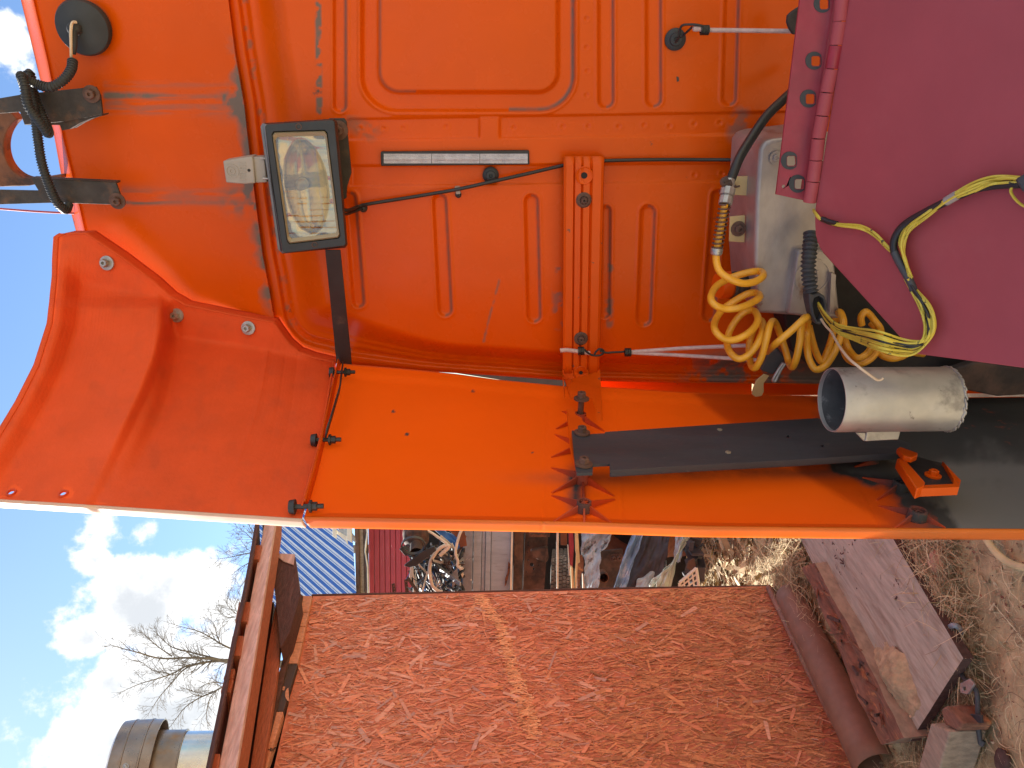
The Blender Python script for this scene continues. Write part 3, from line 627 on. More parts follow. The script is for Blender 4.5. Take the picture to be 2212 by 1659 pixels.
edge_strip(P[:, 0], (-0.42, 0.90, 0), 0.12, 'flange', 'orange_plastic', fairing)  # widened out of sight to block sun leaking past the cab edge
edge_strip(P[0, :-8:2], (0.9, -0.5, 0), 0.020, 'flange', 'orange_plastic', fairing)
pts = FP.reshape(-1, 3)[::37]; c0 = pts.mean(0); nF = np.linalg.svd(pts - c0)[2][2]; nF = nF if nF[0] > 0 else -nF      # fairing inner normal, points to +X
tanZ = np.array([0, 0, 1.0]) - nF * nF[2]; tanZ /= np.linalg.norm(tanZ)
def FPt(x, y, off=0.0): 
    i = np.unravel_index(np.argmin(np.hypot(FG[0] - x, FG[1] - y)), FG[0].shape); return PN(x, y, FP[i] + nF * off, nF)
def fin(base, tip, hh=0.017, th=0.0028, dk=0.0):
    b, t_ = FPt(*base, hh) - nF * hh, FPt(*tip); d = t_ - b; s = np.cross(nF, d); s /= np.linalg.norm(s)
    tri = [b - nF * .004, t_ - nF * .002, t_ + nF * 0.0012, b + nF * hh]
    build('rib', MB().hull2([p - s * th / 2 for p in tri], [p + s * th / 2 for p in tri]), 'orange_rib', fairing, smooth=0, attrs={'dirt': [dk * .9, 0, 0, dk] * 2})
def boss_tube(c, r=0.0115, hh=0.018, dk=0.35):
    p = FPt(*c, hh) - nF * hh; mb = MB().lathe(p, nF, [(r * 1.15, -.004), (r, hh), (r * .74, hh), (r * .7, hh * .2), (0, hh * .2)], 20)
    build('boss', mb, 'orange_rib', fairing, smooth=40, attrs={'dirt': np.full(len(mb.v), dk)})
BO = {'A': (1262, 1083), 'B': (1259, 1021), 'C': (1256, 955), 'D': (1254, 892)}
for kk in 'ABCD': boss_tube(BO[kk], dk=0.75 if kk in 'A' else 0.4)
for bk, tip in (('A', (1192, 1071)), ('A', (1196, 1127)), ('A', (1262, 1129)), ('A', (1321, 1130)), ('A', (1328, 1079)), ('B', (1326, 1072)), ('B', (1192, 1065)), ('B', (1191, 1011)), ('A', (1258, 1022)),
                ('C', (1191, 988)), ('C', (1199, 939)), ('D', (1201, 927)), ('D', (1214, 889)), ('D', (1305, 932)), ('C', (1320, 1002))):
    fin(BO[bk], tip, dk=.55 if bk in 'AB' and tip[0] < 1300 else .1)
BO2 = [(1984, 1101), (1948, 1039), (1900, 985)]
boss_tube(BO2[0], 0.0135, 0.019, 0.9); boss_tube(BO2[1], 0.0125, 0.018, 1.0)
for b_, tip in ((0, (1898, 1093)), (0, (1933, 1141)), (0, (2042, 1141)), (1, (1863, 1032)), (1, (1893, 1081)), (2, (1846, 1009)), (1, (2010, 1060))): fin(BO2[b_], tip, 0.017, dk=1.0)

# ---- bolted strap along the seam between the two fairing pieces
st = [(702, 540), (735, 540), (760, 788), (727, 788)]
build('stay_strap', MB().prism([PY(*p, 1.485 + 0.085 * (p[1] > 700)) for p in st], (0, 0.004, 0)), 'black_metal', truck, bevel=0.001)
seam = [(738, 800), (732, 850), (716, 905), (702, 950)]
p3 = [FPt(x, y, 0.015) for x, y in seam]
build('seam_strap', MB().add([p + nF * .0 for p in p3] + [p + nF * 0.02 - np.array([0, 0, .004]) for p in p3], [(i, i + 1, i + 5, i + 4) for i in range(3)]), 'black_metal', truck, solid=0.003)
for (x, y) in ((738, 804), (703, 950), (660, 1094)):
    c = FPt(x, y, 0.010)
    mb = MB(); ax_ = (0, 0, 1.0)
    mb.lathe(c + np.array([0, 0, .016]), ax_, [(0, 0.010), (.0105, .009), (.012, 0), (0, 0)], 14)
    mb.lathe(c - np.array([0, 0, .006]), ax_, [(0, 0), (.010, 0), (.010, -.004), (0.007, -.004), (.007, -.012), (.004, -.012), (.004, -.022), (0, -.022)], 6)
    mb.lathe(c, ax_, [(0.004, -.008), (.004, .02)], 8)
    build('seam_bolt', mb, 'black_metal', truck, smooth=30)

# ---- mounting rail across the cab, torn at its left end
Yr = YC - 0.046
def rail_at(py, y3):
    pr = [(1218, .046), (1219, .004), (1224, 0), (1238, 0), (1241, .006), (1244, 0.0), (1255, -.002), (1258, .004), (1262, -.002), (1274, -.002), (1277, .005), (1282, 0), (1299, 0), (1304, .004), (1305, .046)]
    k_ = (py - 338) / 432; return [PY(px - k_ * (2 + 8 * (px - 1218) / 87.0), py, y3 + o) for px, o in pr]
mb = MB(); rows = [rail_at(y, Yr) for y in np.linspace(339, 806, 24)]
mb.add([p for r in rows for p in r], [(i * 15 + k, i * 15 + k + 1, (i + 1) * 15 + k + 1, (i + 1) * 15 + k) for i in range(23) for k in range(14)])
r0 = rows[0]; mb.add(r0, [tuple(range(15))])
rail = build('mounting_rail', mb, 'orange_plain', truck, label='orange ribbed mounting rail, broken off at its left end', smooth=30, solid=0.002)
tail = [(1215, 800), (1297, 800), (1299, 845), (1302, 909), (1289, 911), (1287, 885), (1278, 862), (1261, 854), (1240, 859), (1232, 862), (1237, 816), (1225, 813), (1219, 821), (1220, 861), (1217, 861)]
build('rail_end', MB().prism([PY(x, y, Yr + 0.002) if y < 812 else FPt(x, y, 0.022 + .02 * (y > 845)) for x, y in tail], (0.001, 0.005, 0)), 'orange_plain', rail, label='torn lower tongue of the rail', bevel=0.0015)
frag = [(1224, 884), (1241, 883), (1243, 894), (1256, 902), (1259, 909), (1276, 922), (1284, 936), (1280, 960), (1262, 1000), (1242, 1003), (1232, 968)]
build('rail_fragment', MB().prism([FPt(x, y, 0.037) for x, y in frag], -nF * 0.006), 'orange_plain', rail, label='ragged leftover piece of the rail under the black plate', bevel=0.001)
def ycap(px, py, Y, r, m='black_metal', nm='bolt', par=rail, rr=1.0):
    c = PY(px, py, Y); mb = MB()
    mb.lathe(c, (0, -1, 0), [(0, 0), (r * 1.0, 0), (r, .0015), (r * .78, .004), (r * .55, .004), (r * .5, .002), (0, .002)], 22)
    mb.lathe(c + np.array([0, -.002, 0]), (0, -1, 0), [(r * .46, 0), (r * .46, .007), (r * .36, .0085), (r * .16, .0085), (r * .14, .004), (0, .004)], 6)
    return build(nm, mb, m, par, smooth=30)
ycap(1261, 432, Yr - .002, .0155, 'rusty_bolt'); ycap(1255, 731, Yr - .002, .0150, 'rusty_bolt')
for (x, y, r, rh) in ((1262, 379, .0165, .006), (1255, 805, .0150, .004)):
    c = PY(x, y, Yr - 0.0025); build('hole_rim', MB().lathe(c, (0, -1, 0), [(rh, -.001), (r * .85, .0), (r, 0.0022), (r * 1.06, .0015), (r * 1.08, -.002)], 24), 'orange_plain', rail)
    build('hole', MB().lathe(c + np.array([0, -.0006, 0]), (0, -1, 0), [(0, 0), (rh * 1.05, 0), (rh * 1.05, -.001)], 18), 'dark_inside', rail)
c = FPt(1256, 863, 0.045); build('bolt', MB().bolt(c, nF, .009, .012).lathe(c, nF, [(.006, 0), (.006, -.03), (.009, -.03), (.009, -.04), (0, -.04)], 10), 'rusty_bolt', rail, smooth=30)

# ---- black plate hanging down from the fairing bosses, orange foot below
plate = [(1235, 930), (1268, 930), (1270, 938), (1306, 936), (1308, 933), (1500, 920), (1765, 903), (1930, 945), (1968, 958), (1968, 976), (1740, 992), (1480, 1006), (1318, 1016), (1317, 1001), (1281, 1003), (1280, 1021), (1246, 1022), (1242, 1001)]
holes = []
for (x, y, r) in ((1555, 928, 3.6), (1702, 943, 3.2), (1573, 977, 3.6), (1777, 963, 3)):
    holes.append([FPt(x + r * math.cos(a), y + r * math.sin(a), 0.052) for a in np.linspace(0, 2 * math.pi, 9)[:-1]])
pl = build('hanger_plate', MB().prism([FPt(x, y, 0.052) for x, y in plate], -nF * 0.005, holes), 'black_plate', truck, label='long black scratched steel plate hanging along the fairing', bevel=0.0015)
fl = [(1318, 1016), (1480, 1006), (1740, 992), (1968, 976)]
p3 = [FPt(x, y, 0.050) for x, y in fl]; q3 = [p - nF * .012 for p in p3]
build('plate_flange', MB().add(p3 + q3, [(i, i + 1, i + 5, i + 4) for i in range(3)]), 'black_plate', pl, solid=0.005, bevel=0.002)
for (x, y) in ((1257, 936), (1261, 1004)): build('bolt', MB().bolt(FPt(x, y, 0.053), nF, .0085, .010), 'rusty_bolt', pl, smooth=30)
for (x, y, r) in ((1555, 928, 3.6), (1573, 977, 3.6)):
    build('hole_rim', MB().lathe(FPt(x, y, .0525), nF, [(.0028, -.004), (.0028, .0015), (.0048, .001), (.005, -.002)], 14, close=True), 'old_grey_wood', pl)
OF = 0.05
foot = build('fairing_foot', MB().prism([FPt(x, y, OF) for x, y in ((1940, 985), (1968, 983), (2036, 1000), (2072, 1044), (1996, 1050))], -nF * 0.008), 'black_metal', truck, label='broken orange and sooty bracket foot near the bottom of the fairing', bevel=0.001)
build('side_bar', MB().prism([FPt(x, y, OF + .012) for x, y in ((1937, 990), (1951, 986), (1999, 1040), (1996, 1050), (1980, 1056))], -nF * .018), 'orange_plain', foot, bevel=0.003)
build('end_bar', MB().prism([FPt(x, y, OF + .008) for x, y in ((1982, 1056), (1996, 1048), (2060, 1045), (2060, 1035), (2040, 1000), (2036, 996), (2076, 1038), (2072, 1052))], -nF * .014), 'orange_plain', foot, bevel=0.002)
build('tongue', MB().prism([FPt(x, y, OF + .022) for x, y in ((1938, 968), (1944, 964), (1983, 978), (1982, 984), (1970, 989), (1952, 984))], -nF * .010), 'orange_plain', foot, bevel=0.002)
build('bolt', MB().bolt(FPt(2015, 1028, OF + .001), nF, .0075, .008), 'orange_plain', foot, smooth=30)

# ---- work lamp
lamp = thing_part = None
LY = 1.47
def LL(zx, zy, Y=LY): return PY(460.8 + zx / 5.1, 244 + zy / 5.1, Y)
fr = [(590, 128), (1310, 78), (1335, 100), (1460, 1440), (1445, 1465), (785, 1545), (762, 1525), (570, 150)]
ou = [(540, 112), (1330, 62), (1365, 95), (1480, 1450), (1455, 1485), (760, 1550), (708, 1500), (518, 150)]
bk = [(640, 160), (1290, 110), (1310, 130), (1400, 1400), (1390, 1430), (830, 1480), (810, 1460), (620, 190)]
gl = [(668, 205), (1225, 188), (1255, 222), (1398, 1352), (1378, 1382), (842, 1446), (812, 1412), (645, 240)]
F3 = [LL(*p) for p in fr]; O3 = [LL(*p, LY + .012) for p in ou]; K3 = [LL(*p, LY + .085) for p in bk]; G3 = [LL(*p) for p in gl]; GI = [LL(*p, LY + .016) for p in gl]
mb = MB(); vs = GI + G3 + F3 + O3 + K3
mb.add(vs, [(r * 8 + k, r * 8 + (k + 1) % 8, (r + 1) * 8 + (k + 1) % 8, (r + 1) * 8 + k) for r in range(4) for k in range(8)] + [tuple(range(32, 40))])
lamp = build('work_lamp', mb, 'lamp_black', truck, label='rectangular black work lamp with crumpled silvery lens', smooth=25, bevel=0.0012)
we = [(518, 150), (540, 112), (590, 128), (570, 150), (640, 780), (762, 1525), (785, 1545), (760, 1550), (708, 1500), (612, 800)]
build('bezel_edge', MB().prism([LL(*p, LY - .0012 + .007 * (p[0] in (518, 540, 708, 612, 760))) for p in we], (0, .003, 0)), 'bezel_highlight', lamp, label='upper edge of the lamp bezel with its sky highlight painted grey', bevel=.001)  # sky highlight along the bezel, made as a lighter strip
gc = sum(np.array(p) for p in gl) / 8
def gin(f): return [tuple(gc + (np.array(p) - gc) * f) for p in gl]
mb = MB(); r1 = [LL(*p, LY + .004) for p in gin(.99)]; r2 = [LL(*p, LY - .002) for p in gin(.965)]; r3 = [LL(*p, LY + .003) for p in gin(.90)]
mb.add(r1 + r2 + r3, [(r * 8 + k, r * 8 + (k + 1) % 8, (r + 1) * 8 + (k + 1) % 8, (r + 1) * 8 + k) for r in range(2) for k in range(8)])
build('lens_seal', mb, 'lens_seal', lamp, smooth=30)
# glass with moulded flutes
nu, nv = 90, 60; U_, V_ = np.meshgrid(np.linspace(0, 1, nu), np.linspace(0, 1, nv), indexing='ij')
c4 = [np.array(gc + (np.array(p) - gc) * .93) for p in ((650, 205), (1245, 190), (1395, 1385), (820, 1445))]
ZX = (1 - V_) * ((1 - U_) * c4[0][0] + U_ * c4[3][0]) + V_ * ((1 - U_) * c4[1][0] + U_ * c4[2][0]); ZY = (1 - V_) * ((1 - U_) * c4[0][1] + U_ * c4[3][1]) + V_ * ((1 - U_) * c4[1][1] + U_ * c4[2][1])
ell = np.hypot((U_ - .5) * 2.1, (V_ - .5) * 2.2)
hh = 0.0004 * np.abs(np.sin(U_ * 40)) * ((V_ < .25) | (V_ > .75)) + 0.0006 * np.abs(np.sin(U_ * 70)) * (np.abs(V_ - .38) < .10) + .004 * (1 - np.clip(ell, 0, 1) ** 2)
R_ = rayA(460.8 + ZX / 5.1, 244 + ZY / 5.1); P = CAM + R_ * ((LY + .004 - hh) / R_[..., 1])[..., None]
build('lens', MB().grid(P), 'lamp_glass', lamp, smooth=60)
crink = 0.016 * (fbm(U_ * 100, V_ * 22, 0.10, 2, 71) - .5) * sst(ell, .85, 1.0) + 0.004 * (fbm(U_ * 100, V_ * 60, 0.035, 2, 72) - .5)
bowl = 0.050 * np.clip(1 - (ell / .95) ** 2, 0, 1) ** .6
P = CAM + R_ * ((LY + .020 + bowl + crink) / R_[..., 1])[..., None]
build('reflector', MB().grid(P), 'lamp_reflector', lamp, smooth=180)
c = LL(960, 800, LY + .045); build('bulb', MB().lathe(c, (0, -1, 0), [(0, -.02), (.012, -.02), (.010, 0), (.006, .02), (0, .024)], 14), 'zinc', lamp, smooth=60)
for p in ((940, 150), (1115, 1450)): build('screw', MB().lathe(LL(*p, LY - .0005), (0, -1, 0), [(.0055, -.002), (.0055, .001), (.0042, .001), (.004, -.001), (0, -.001)], 14), 'rusty_bolt', lamp)
brk = [(1270, 60), (1440, 58), (1465, 95), (1520, 660), (1470, 820), (1465, 940), (1420, 955), (1340, 200)]
build('lamp_bracket', MB().prism([LL(*p, LY + .07) for p in brk], (0, .006, 0)), 'rust_black', lamp, bevel=0.001)
build('bolt', MB().bolt(LL(1382, 190, LY + .069), (0, -1, 0), .0105, .010), 'rusty_bolt', lamp, smooth=30)
# grey socket box above the lamp
GY = 1.49
bx_ = [(105, 530), (420, 478), (436, 500), (462, 775), (350, 785), (140, 768)]
sock = build('marker_lamp', MB().prism([LL(*p, GY) for p in bx_], (0, .035, 0)), 'lamp_grey', truck, label='small grey box lamp clipped to the top of the work lamp', bevel=0.003)
build('hinge_neck', MB().prism([LL(*p, GY + .006) for p in ((430, 488), (560, 480), (590, 765), (466, 772))], (0, .025, 0)), 'lamp_grey', sock, bevel=0.002)
for p in ((545, 497), (570, 720)): build('hinge_pin', MB().tube([LL(p[0] - 25, p[1], GY), LL(p[0] + 40, p[1] + 5, GY)], .002, 8), 'zinc', sock)
c = LL(208, 640, GY); build('embossed_ring', MB().lathe(c, (0, -1, 0), [(.0125, -.001), (.0125, .0012), (.0095, .0012), (.0092, -.001)], 24, close=True).lathe(c, (0, -1, 0), [(.0062, -.001), (.006, .0012), (.0035, .0012), (.0033, -.001)], 20, close=True), 'lamp_grey', sock, smooth=30)
mb = MB()
for zy, l in ((545, 0), (580, 1), (615, 0), (650, 1), (690, 1), (730, 0)):
    mb.prism([LL(*p, GY) for p in ((290, zy), (360, zy - 3), (361, zy + 9), (291, zy + 12))], (0, -.0012, 0))
    if l: mb.prism([LL(*p, GY) for p in ((290, zy + 12), (302, zy + 12), (304, zy + 32), (292, zy + 32))], (0, -.0012, 0))
build('embossed_letters', mb, 'lamp_grey', sock)
build('hole', MB().lathe(LL(392, 632, GY - .0006), (0, -1, 0), [(0, 0), (.0028, 0), (.0028, -.001)], 14), 'dark_inside', sock)

# ---- reflector strip, screw caps, cable clip
a = [(822, 328), (1143, 325), (1144, 356), (823, 359)]; b = [(828, 333), (1139, 330), (1140, 351), (829, 354)]
rs = build('reflector_strip', MB().prism([PY(*p, YC - .012) for p in a], (0, .011, 0)), 'black_rubber', truck, label='long silver retroreflector strip in a black frame', bevel=0.002)
mb = MB(); 
for i in range(3):
    x0, x1 = 829 + i * 104, 829 + (i + 1) * 104 - 1.0
    nu = 40; U_, V_ = np.meshgrid(np.linspace(x0, x1, 53), np.linspace(332, 353, 11), indexing='ij')
    dd = 0.0012 * ((np.arange(53)[:, None] + np.arange(11)[None]) % 2) * (1 + (np.arange(11)[None] > 5) * 0)
    R_ = rayA(U_, V_); P = CAM + R_ * ((YC - .0125 - dd - .002 * (np.abs(V_ - 343) < 2)) / R_[..., 1])[..., None]
    build('reflector_tile', MB().grid(P), 'reflector_face', rs, smooth=0)
def cap(px, py, r, nm='screw_cap', m='black_rubber'):
    c = PY(px, py, YC - .0005)
    o = build(nm, MB().lathe(c, (0, -1, 0), [(0, 0), (r, 0), (r, .004), (r * .8, .007), (r * .62, .008), (r * .55, .0115), (r * .22, .0125), (r * .16, .009), (0, .009)], 26), m, truck, smooth=40); return o
cap(1060, 378, .0165); cap(1458, 85, .020); cap(785, 449, .0085); cap(990, 420, .0065, 'screw')
build('paint_chip', MB().prism([PY(x, y, YC) for x, y in ((1461, 165), (1466, 166), (1467, 175), (1462, 177))], (0, -.0006, 0)), 'black_metal', truck)
build('cable_clip', MB().prism([PY(x, y, YC - .014) for x, y in ((982, 404), (993, 403), (995, 419), (985, 420))], (0, .013, 0)), 'lamp_grey', truck, bevel=.001)
# ---- round black beacon seat on the roof, brackets, horn plate
c = PY(182, 59, YC + .045); ax_ = np.array([-.12, -1, -.05])
bea = build('beacon', MB().lathe(c, ax_, [(0, -.01), (.047, -.01), (.0505, .004), (.047, .012), (.030, .018), (.012, .020), (0, .020)], 40), 'black_rubber', truck, label='round black rubber backed lamp on the roof edge', smooth=40)
build('beacon_stem', MB().lathe(c + np.array([-.002, -.018, .008]), ax_, [(.013, 0), (.012, .012), (.008, .016), (0, .016)], 16).tube([PY(165, 58, YC + .02), PY(158, 72, YC + .012), PY(160, 96, YC + .008), PY(158, 116, YC + .01)], [.007, .008, .006, .005], 10), 'black_rubber', bea, smooth=50)
build('bare_wire', MB().tube(catmull([PY(165, 48, YC + .012), PY(156, 50, YC + .006), PY(153, 70, YC + .0), PY(154, 130, YC + .004)], 5), .0028, 6), 'white_wire', bea, smooth=60)
def strap(pts, Y, name='roof_bracket', lab=None, th=.006):
    return build(name, MB().prism([PY(x, y, Y) for x, y in pts], (0, th, 0)), 'rust_black', truck, label=lab, bevel=0.001)
r1 = strap([(-12, 214), (53, 203), (206, 187), (216, 205), (221, 246), (150, 262), (53, 270), (43, 242), (-12, 246)], 1.60, lab='flat rusty bracket nearest the beacon, folded along its lower side')
build('bracket_fold', MB().prism([PY(x, y, 1.605) for x, y in ((53, 270), (221, 246), (219, 250), (196, 256), (172, 266), (150, 279), (134, 282), (129, 270))], (0, .03, 0)), 'rust_black', r1)
build('bolt', MB().bolt(PY(198, 203, 1.599), (0, -1, 0), .0095, .009), 'rusty_bolt', r1, smooth=30)
r2 = strap([(-12, 410), (83, 412), (66, 384), (150, 391), (250, 395), (266, 440), (240, 442), (120, 438), (-12, 442)], 1.60, lab='flat rusty bracket beside the fairing')
build('bracket_fold', MB().prism([PY(x, y, 1.604) for x, y in ((66, 384), (250, 393), (250, 397), (72, 388))], (0, .022, 0)), 'rust_black', r2)
build('bolt', MB().bolt(PY(254, 434, 1.599), (0, -1, 0), .0095, .009), 'rusty_bolt', r2, smooth=30)
arc = [(70 + 62 * math.cos(a), 317 + 69 * math.sin(a)) for a in np.linspace(math.radians(35), math.radians(325), 40)]
outr = [(-60, 205), (48, 205), (60, 240), (100, 260)]; 
poly = [(-60, 236), (20, 240)] + [(70 + 63 * math.cos(a), 317 + 70 * math.sin(a)) for a in np.linspace(math.radians(238), math.radians(80), 30)] + [(133, 378), (133, 386), (60, 402), (-60, 405)]
build('horn_plate', MB().prism([PY(x, y, 1.70) for x, y in poly], (0, .03, 0)), 'rust', truck, label='rusty plate with a big round cut-out standing on the roof', bevel=.002)
# ---- dark chassis parts below the cab
ce = [(1690, 600), (1702, 520), (1760, 360), (2330, 300), (2330, 812), (1850, 812), (1760, 800), (1712, 760), (1694, 690)]
build('chassis_shade', MB().prism([PY(x, y, 1.50) for x, y in ce], (0, .08, 0)), 'shade_black', truck, bevel=.006)  # near-black block paints in the shadow behind the coiled hose
a = PY(2060, 795, 1.42); build('mud_bracket', MB().prism([PY(x, y, 1.42) for x, y in ((2052, 800), (2110, 782), (2240, 800), (2240, 852), (2155, 857), (2080, 842))], (0, .02, 0)), 'rust_brown', truck, bevel=.004)
build('chassis_rail', MB().box((0.30, 1.0, 0.50), (0.09, 0, 0), (0, 2.4, 0), (0, 0, 0.26)), 'rust_black', truck, bevel=.004)
# ================================================================ GROUND
def axis(lo, hi, a, b, step):
    fine = np.arange(a, b, step); L = a - np.geomspace(step, a - lo, 26)[::-1]; R = b + np.geomspace(step, hi - b, 26)
    return np.r_[L, fine, R]
xs, ys = axis(-320, 320, -4.6, 0.6, 0.03), axis(-320, 420, 1.0, 8.2, 0.03)
GX, GY = np.meshgrid(xs, ys, indexing='ij')
near = sst(-np.maximum(np.abs(GX + 2) - 2.7, np.abs(GY - 4.6) - 3.7), -2, 0.3)
Hg = near * (0.10 * (fbm(GX, GY, 1.1, 3, 101) - .5) + 0.045 * (fbm(GX, GY, 6, 3, 102) - .5) + 0.02 * (fbm(GX, GY, 22, 2, 103) - .5))
def gz(x, y):
    i = np.clip(np.searchsorted(xs, x), 0, len(xs) - 1); j = np.clip(np.searchsorted(ys, y), 0, len(ys) - 1); return Hg[i, j]
build('ground', MB().grid(np.stack([GX, GY, Hg], -1)), 'ground', kind='structure', smooth=180)

# ================================================================ SHED OF STRAND BOARD
W0 = PZ(1660, 1266, 0.06); wd = np.array([math.sin(math.radians(4.5)), math.cos(math.radians(4.5)), 0]); wn_ = np.array([wd[1], -wd[0], 0])   # wn_ faces the truck
def Wp(px, py, off=0.0): return PN(px, py, W0 + wn_ * off, wn_)
shed = thing('shed', 'low shed clad in reddish strand board under a timber eave', 'shed', W0 - wd * 1.0 - wn_ * 1.0)
TL, BL, BR, TR = Wp(676, 1288), Wp(1660, 1266), Wp(2140, 2250), Wp(457, 2250)
far = Wp(1660, 1266); farT = Wp(676, 1288)
board = build('wall_board', MB().prism([TL, BL, BR, TR], -wn_ * .012), 'osb_base', shed)
build('wall_edge', MB().prism([Wp(673, 1286.5), Wp(673, 1283), Wp(1190, 1272.5), Wp(1190, 1276)], -wn_ * .03), 'osb_edge', shed, bevel=.002)
build('wall_edge', MB().prism([Wp(1190, 1275), Wp(1190, 1271), Wp(1664, 1263), Wp(1662, 1266.5)], -wn_ * .03), 'osb_edge', shed, bevel=.002)
# end wall and back so that the shed closes
bl, br = far - wd * .01, far - wn_ * 2.2 - wd * .01; hZ = np.array([0, 0, farT[2] - far[2]])
build('end_wall', MB().prism([bl - wn_ * .03, br, br + hZ, bl - wn_ * .03 + hZ], -wd * .012), 'osb_base', shed)
# strands, pressed on the face as thin chips
ss = lambda P: ((P - W0) @ wd, P[2])
s1, z1 = ss(BL); s0 = ss(BR)[0]; zt = ss(TR)[1]
def strands(n, Lr, Wr, lift, pick, name, m, ang=0.42, par=board):
    S = rng.uniform(max(s0, -3.4), s1, n); Zc = rng.uniform(-0.1, 3.2, n)
    L_ = rng.uniform(*Lr, n) * .5; B_ = rng.uniform(*Wr, n) * .5; A_ = np.pi / 2 + rng.normal(0, ang, n)
    ca, sa = np.cos(A_), np.sin(A_); off = rng.uniform(*lift, n); tl = rng.normal(0, .0011, n)
    u1, u2 = rng.uniform(.55, 1, n), rng.uniform(.55, 1, n); sk = rng.normal(0, .25, (n, 2))
    loc = [(-1, -u1, 0), (1, -u2, 0), (1 + .06, .2, 0), (1, u2, 0), (-1, u1, 0), (-1.06, -.1, 0)]
    V = np.zeros((n, 6, 3)); ok = np.ones(n, bool)
    topz = lambda s: np.interp(s, [ss(TR)[0], ss(TL)[0]], [ss(TR)[1], ss(TL)[1]]); botz = lambda s: np.interp(s, [ss(BR)[0], ss(BL)[0]], [ss(BR)[1], ss(BL)[1]])
    for k, (a, b, _) in enumerate(loc):
        x = a * L_ + b * B_ * sk[:, 0]; y = b * B_
        s = S + x * ca - y * sa; zz = Zc + x * sa + y * ca
        ok &= (s < s1 - .004) & (zz < topz(s) - .004) & (zz > botz(s) + .004)
        V[:, k] = W0 + s[:, None] * wd + (off + tl * a + tl * b)[:, None] * wn_; V[:, k, 2] = zz
    px, py = proj(V.mean(1)); ok &= pick(px, py); V = V[ok]; mb = MB(); k = len(V)
    mb.v = V.reshape(-1, 3).tolist(); mb.f = [tuple(range(6 * i, 6 * i + 6)) for i in range(k)]
    me = bpy.data.meshes.new(name); org = ROOT[shed.name]; me.from_pydata((np.array(mb.v) - org).tolist(), [], mb.f); me.materials.append(MATS[m])
    o = link(bpy.data.objects.new(name, me)); o.parent = par; o['kind'] = 'stuff'; return o
strk = [(1035, 1288), (1080, 1350), (1105, 1440), (1130, 1500), (1150, 1580)]  # streak of light on the wall, painted through paler strands
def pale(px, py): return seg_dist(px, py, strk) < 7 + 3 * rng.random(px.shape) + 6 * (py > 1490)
def brown(px, py): return (px + (py - 1300) * .0 + rng.normal(0, 70, px.shape) > 1320 - (py - 1400) * .25) & ~pale(px, py)
strands(26000, (.025, .085), (.0025, .011), (.0008, .004), lambda x, y: ~brown(x, y) & ~pale(x, y), 'wood_strands', 'strands', .42)
strands(22000, (.025, .085), (.0025, .011), (.0008, .004), brown, 'wood_strands', 'strands_brown', .34)
strands(70000, (.025, .06), (.003, .010), (.0048, .0062), pale, 'wood_strands', 'strands_lit', .35)
strands(450, (.05, .12), (.012, .026), (.0035, .0055), lambda x, y: (~brown(x, y)) & ~pale(x, y), 'wood_strands', 'strands_big', .8)
strands(500, (.05, .12), (.012, .026), (.0035, .0055), lambda x, y: brown(x, y), 'wood_strands', 'strands_brown', .7)
strands(300, (.05, .11), (.012, .026), (.0040, .0058), lambda x, y: ~pale(x, y), 'wood_strands', 'strands', .8)
strands(6000, (.02, .06), (.0015, .004), (.004, .0058), lambda x, y: ~pale(x, y) & (rng.random(x.shape) < .8), 'wood_strands', 'strands', .6)
# pale edge boards under the eave, with saw cuts, a painted stretch and a scribble
def wq(pts, off, th, name, m, par=shed, bev=.003, **k): return build(name, MB().prism([Wp(x, y, off) for x, y in pts], -wn_ * th), m, par, bevel=bev, **k)
cut = [(1286, 653, 674), (1322, 644.5, 667), (1353, 638, 660), (1388, 630, 653), (1433, 619.5, 643)]
for i in range(4):
    (ya, a0, a1), (yb, b0, b1) = cut[i], cut[i + 1]
    wq([(a0, ya + .7), (a1, ya + .7), (b1, yb - .7), (b0, yb - .7)], .03, .05, 'edge_board', 'plank_pale')
wq([(619, 1434), (643, 1434), (612.5, 1536), (588, 1536)], .03, .05, 'edge_board', 'plank_paint', label='edge board painted black with a bare disc')
eb = wq([(588, 1537), (612, 1537), (557, 1720), (531, 1720)], .03, .05, 'edge_board', 'plank_pale')
cd = [(626 + 10.0 * math.cos(a), 1500 + 15 * math.sin(a)) for a in np.linspace(math.pi * .53, math.pi * 1.40, 14)]
wq([(x, y) for x, y in cd], .0315, .003, 'bare_disc', 'plank_pale', bev=0)
wq([(608, 1483), (616, 1483), (614, 1491), (606, 1490)], .0315, .003, 'bare_disc', 'plank_pale', bev=0)
ink = MB()
for l in ([(578, 1616), (580, 1620), (584, 1619)], [(585, 1615.5), (584, 1623)], [(587.5, 1616), (586.5, 1623), (591, 1616.5), (590, 1623)], [(592, 1616), (596, 1615)], [(594, 1616), (593.5, 1619)]):
    ink.tube([Wp(x, y, .0305) for x, y in l], .0022, 5)
build('handwriting', ink, 'ink', eb, smooth=60)
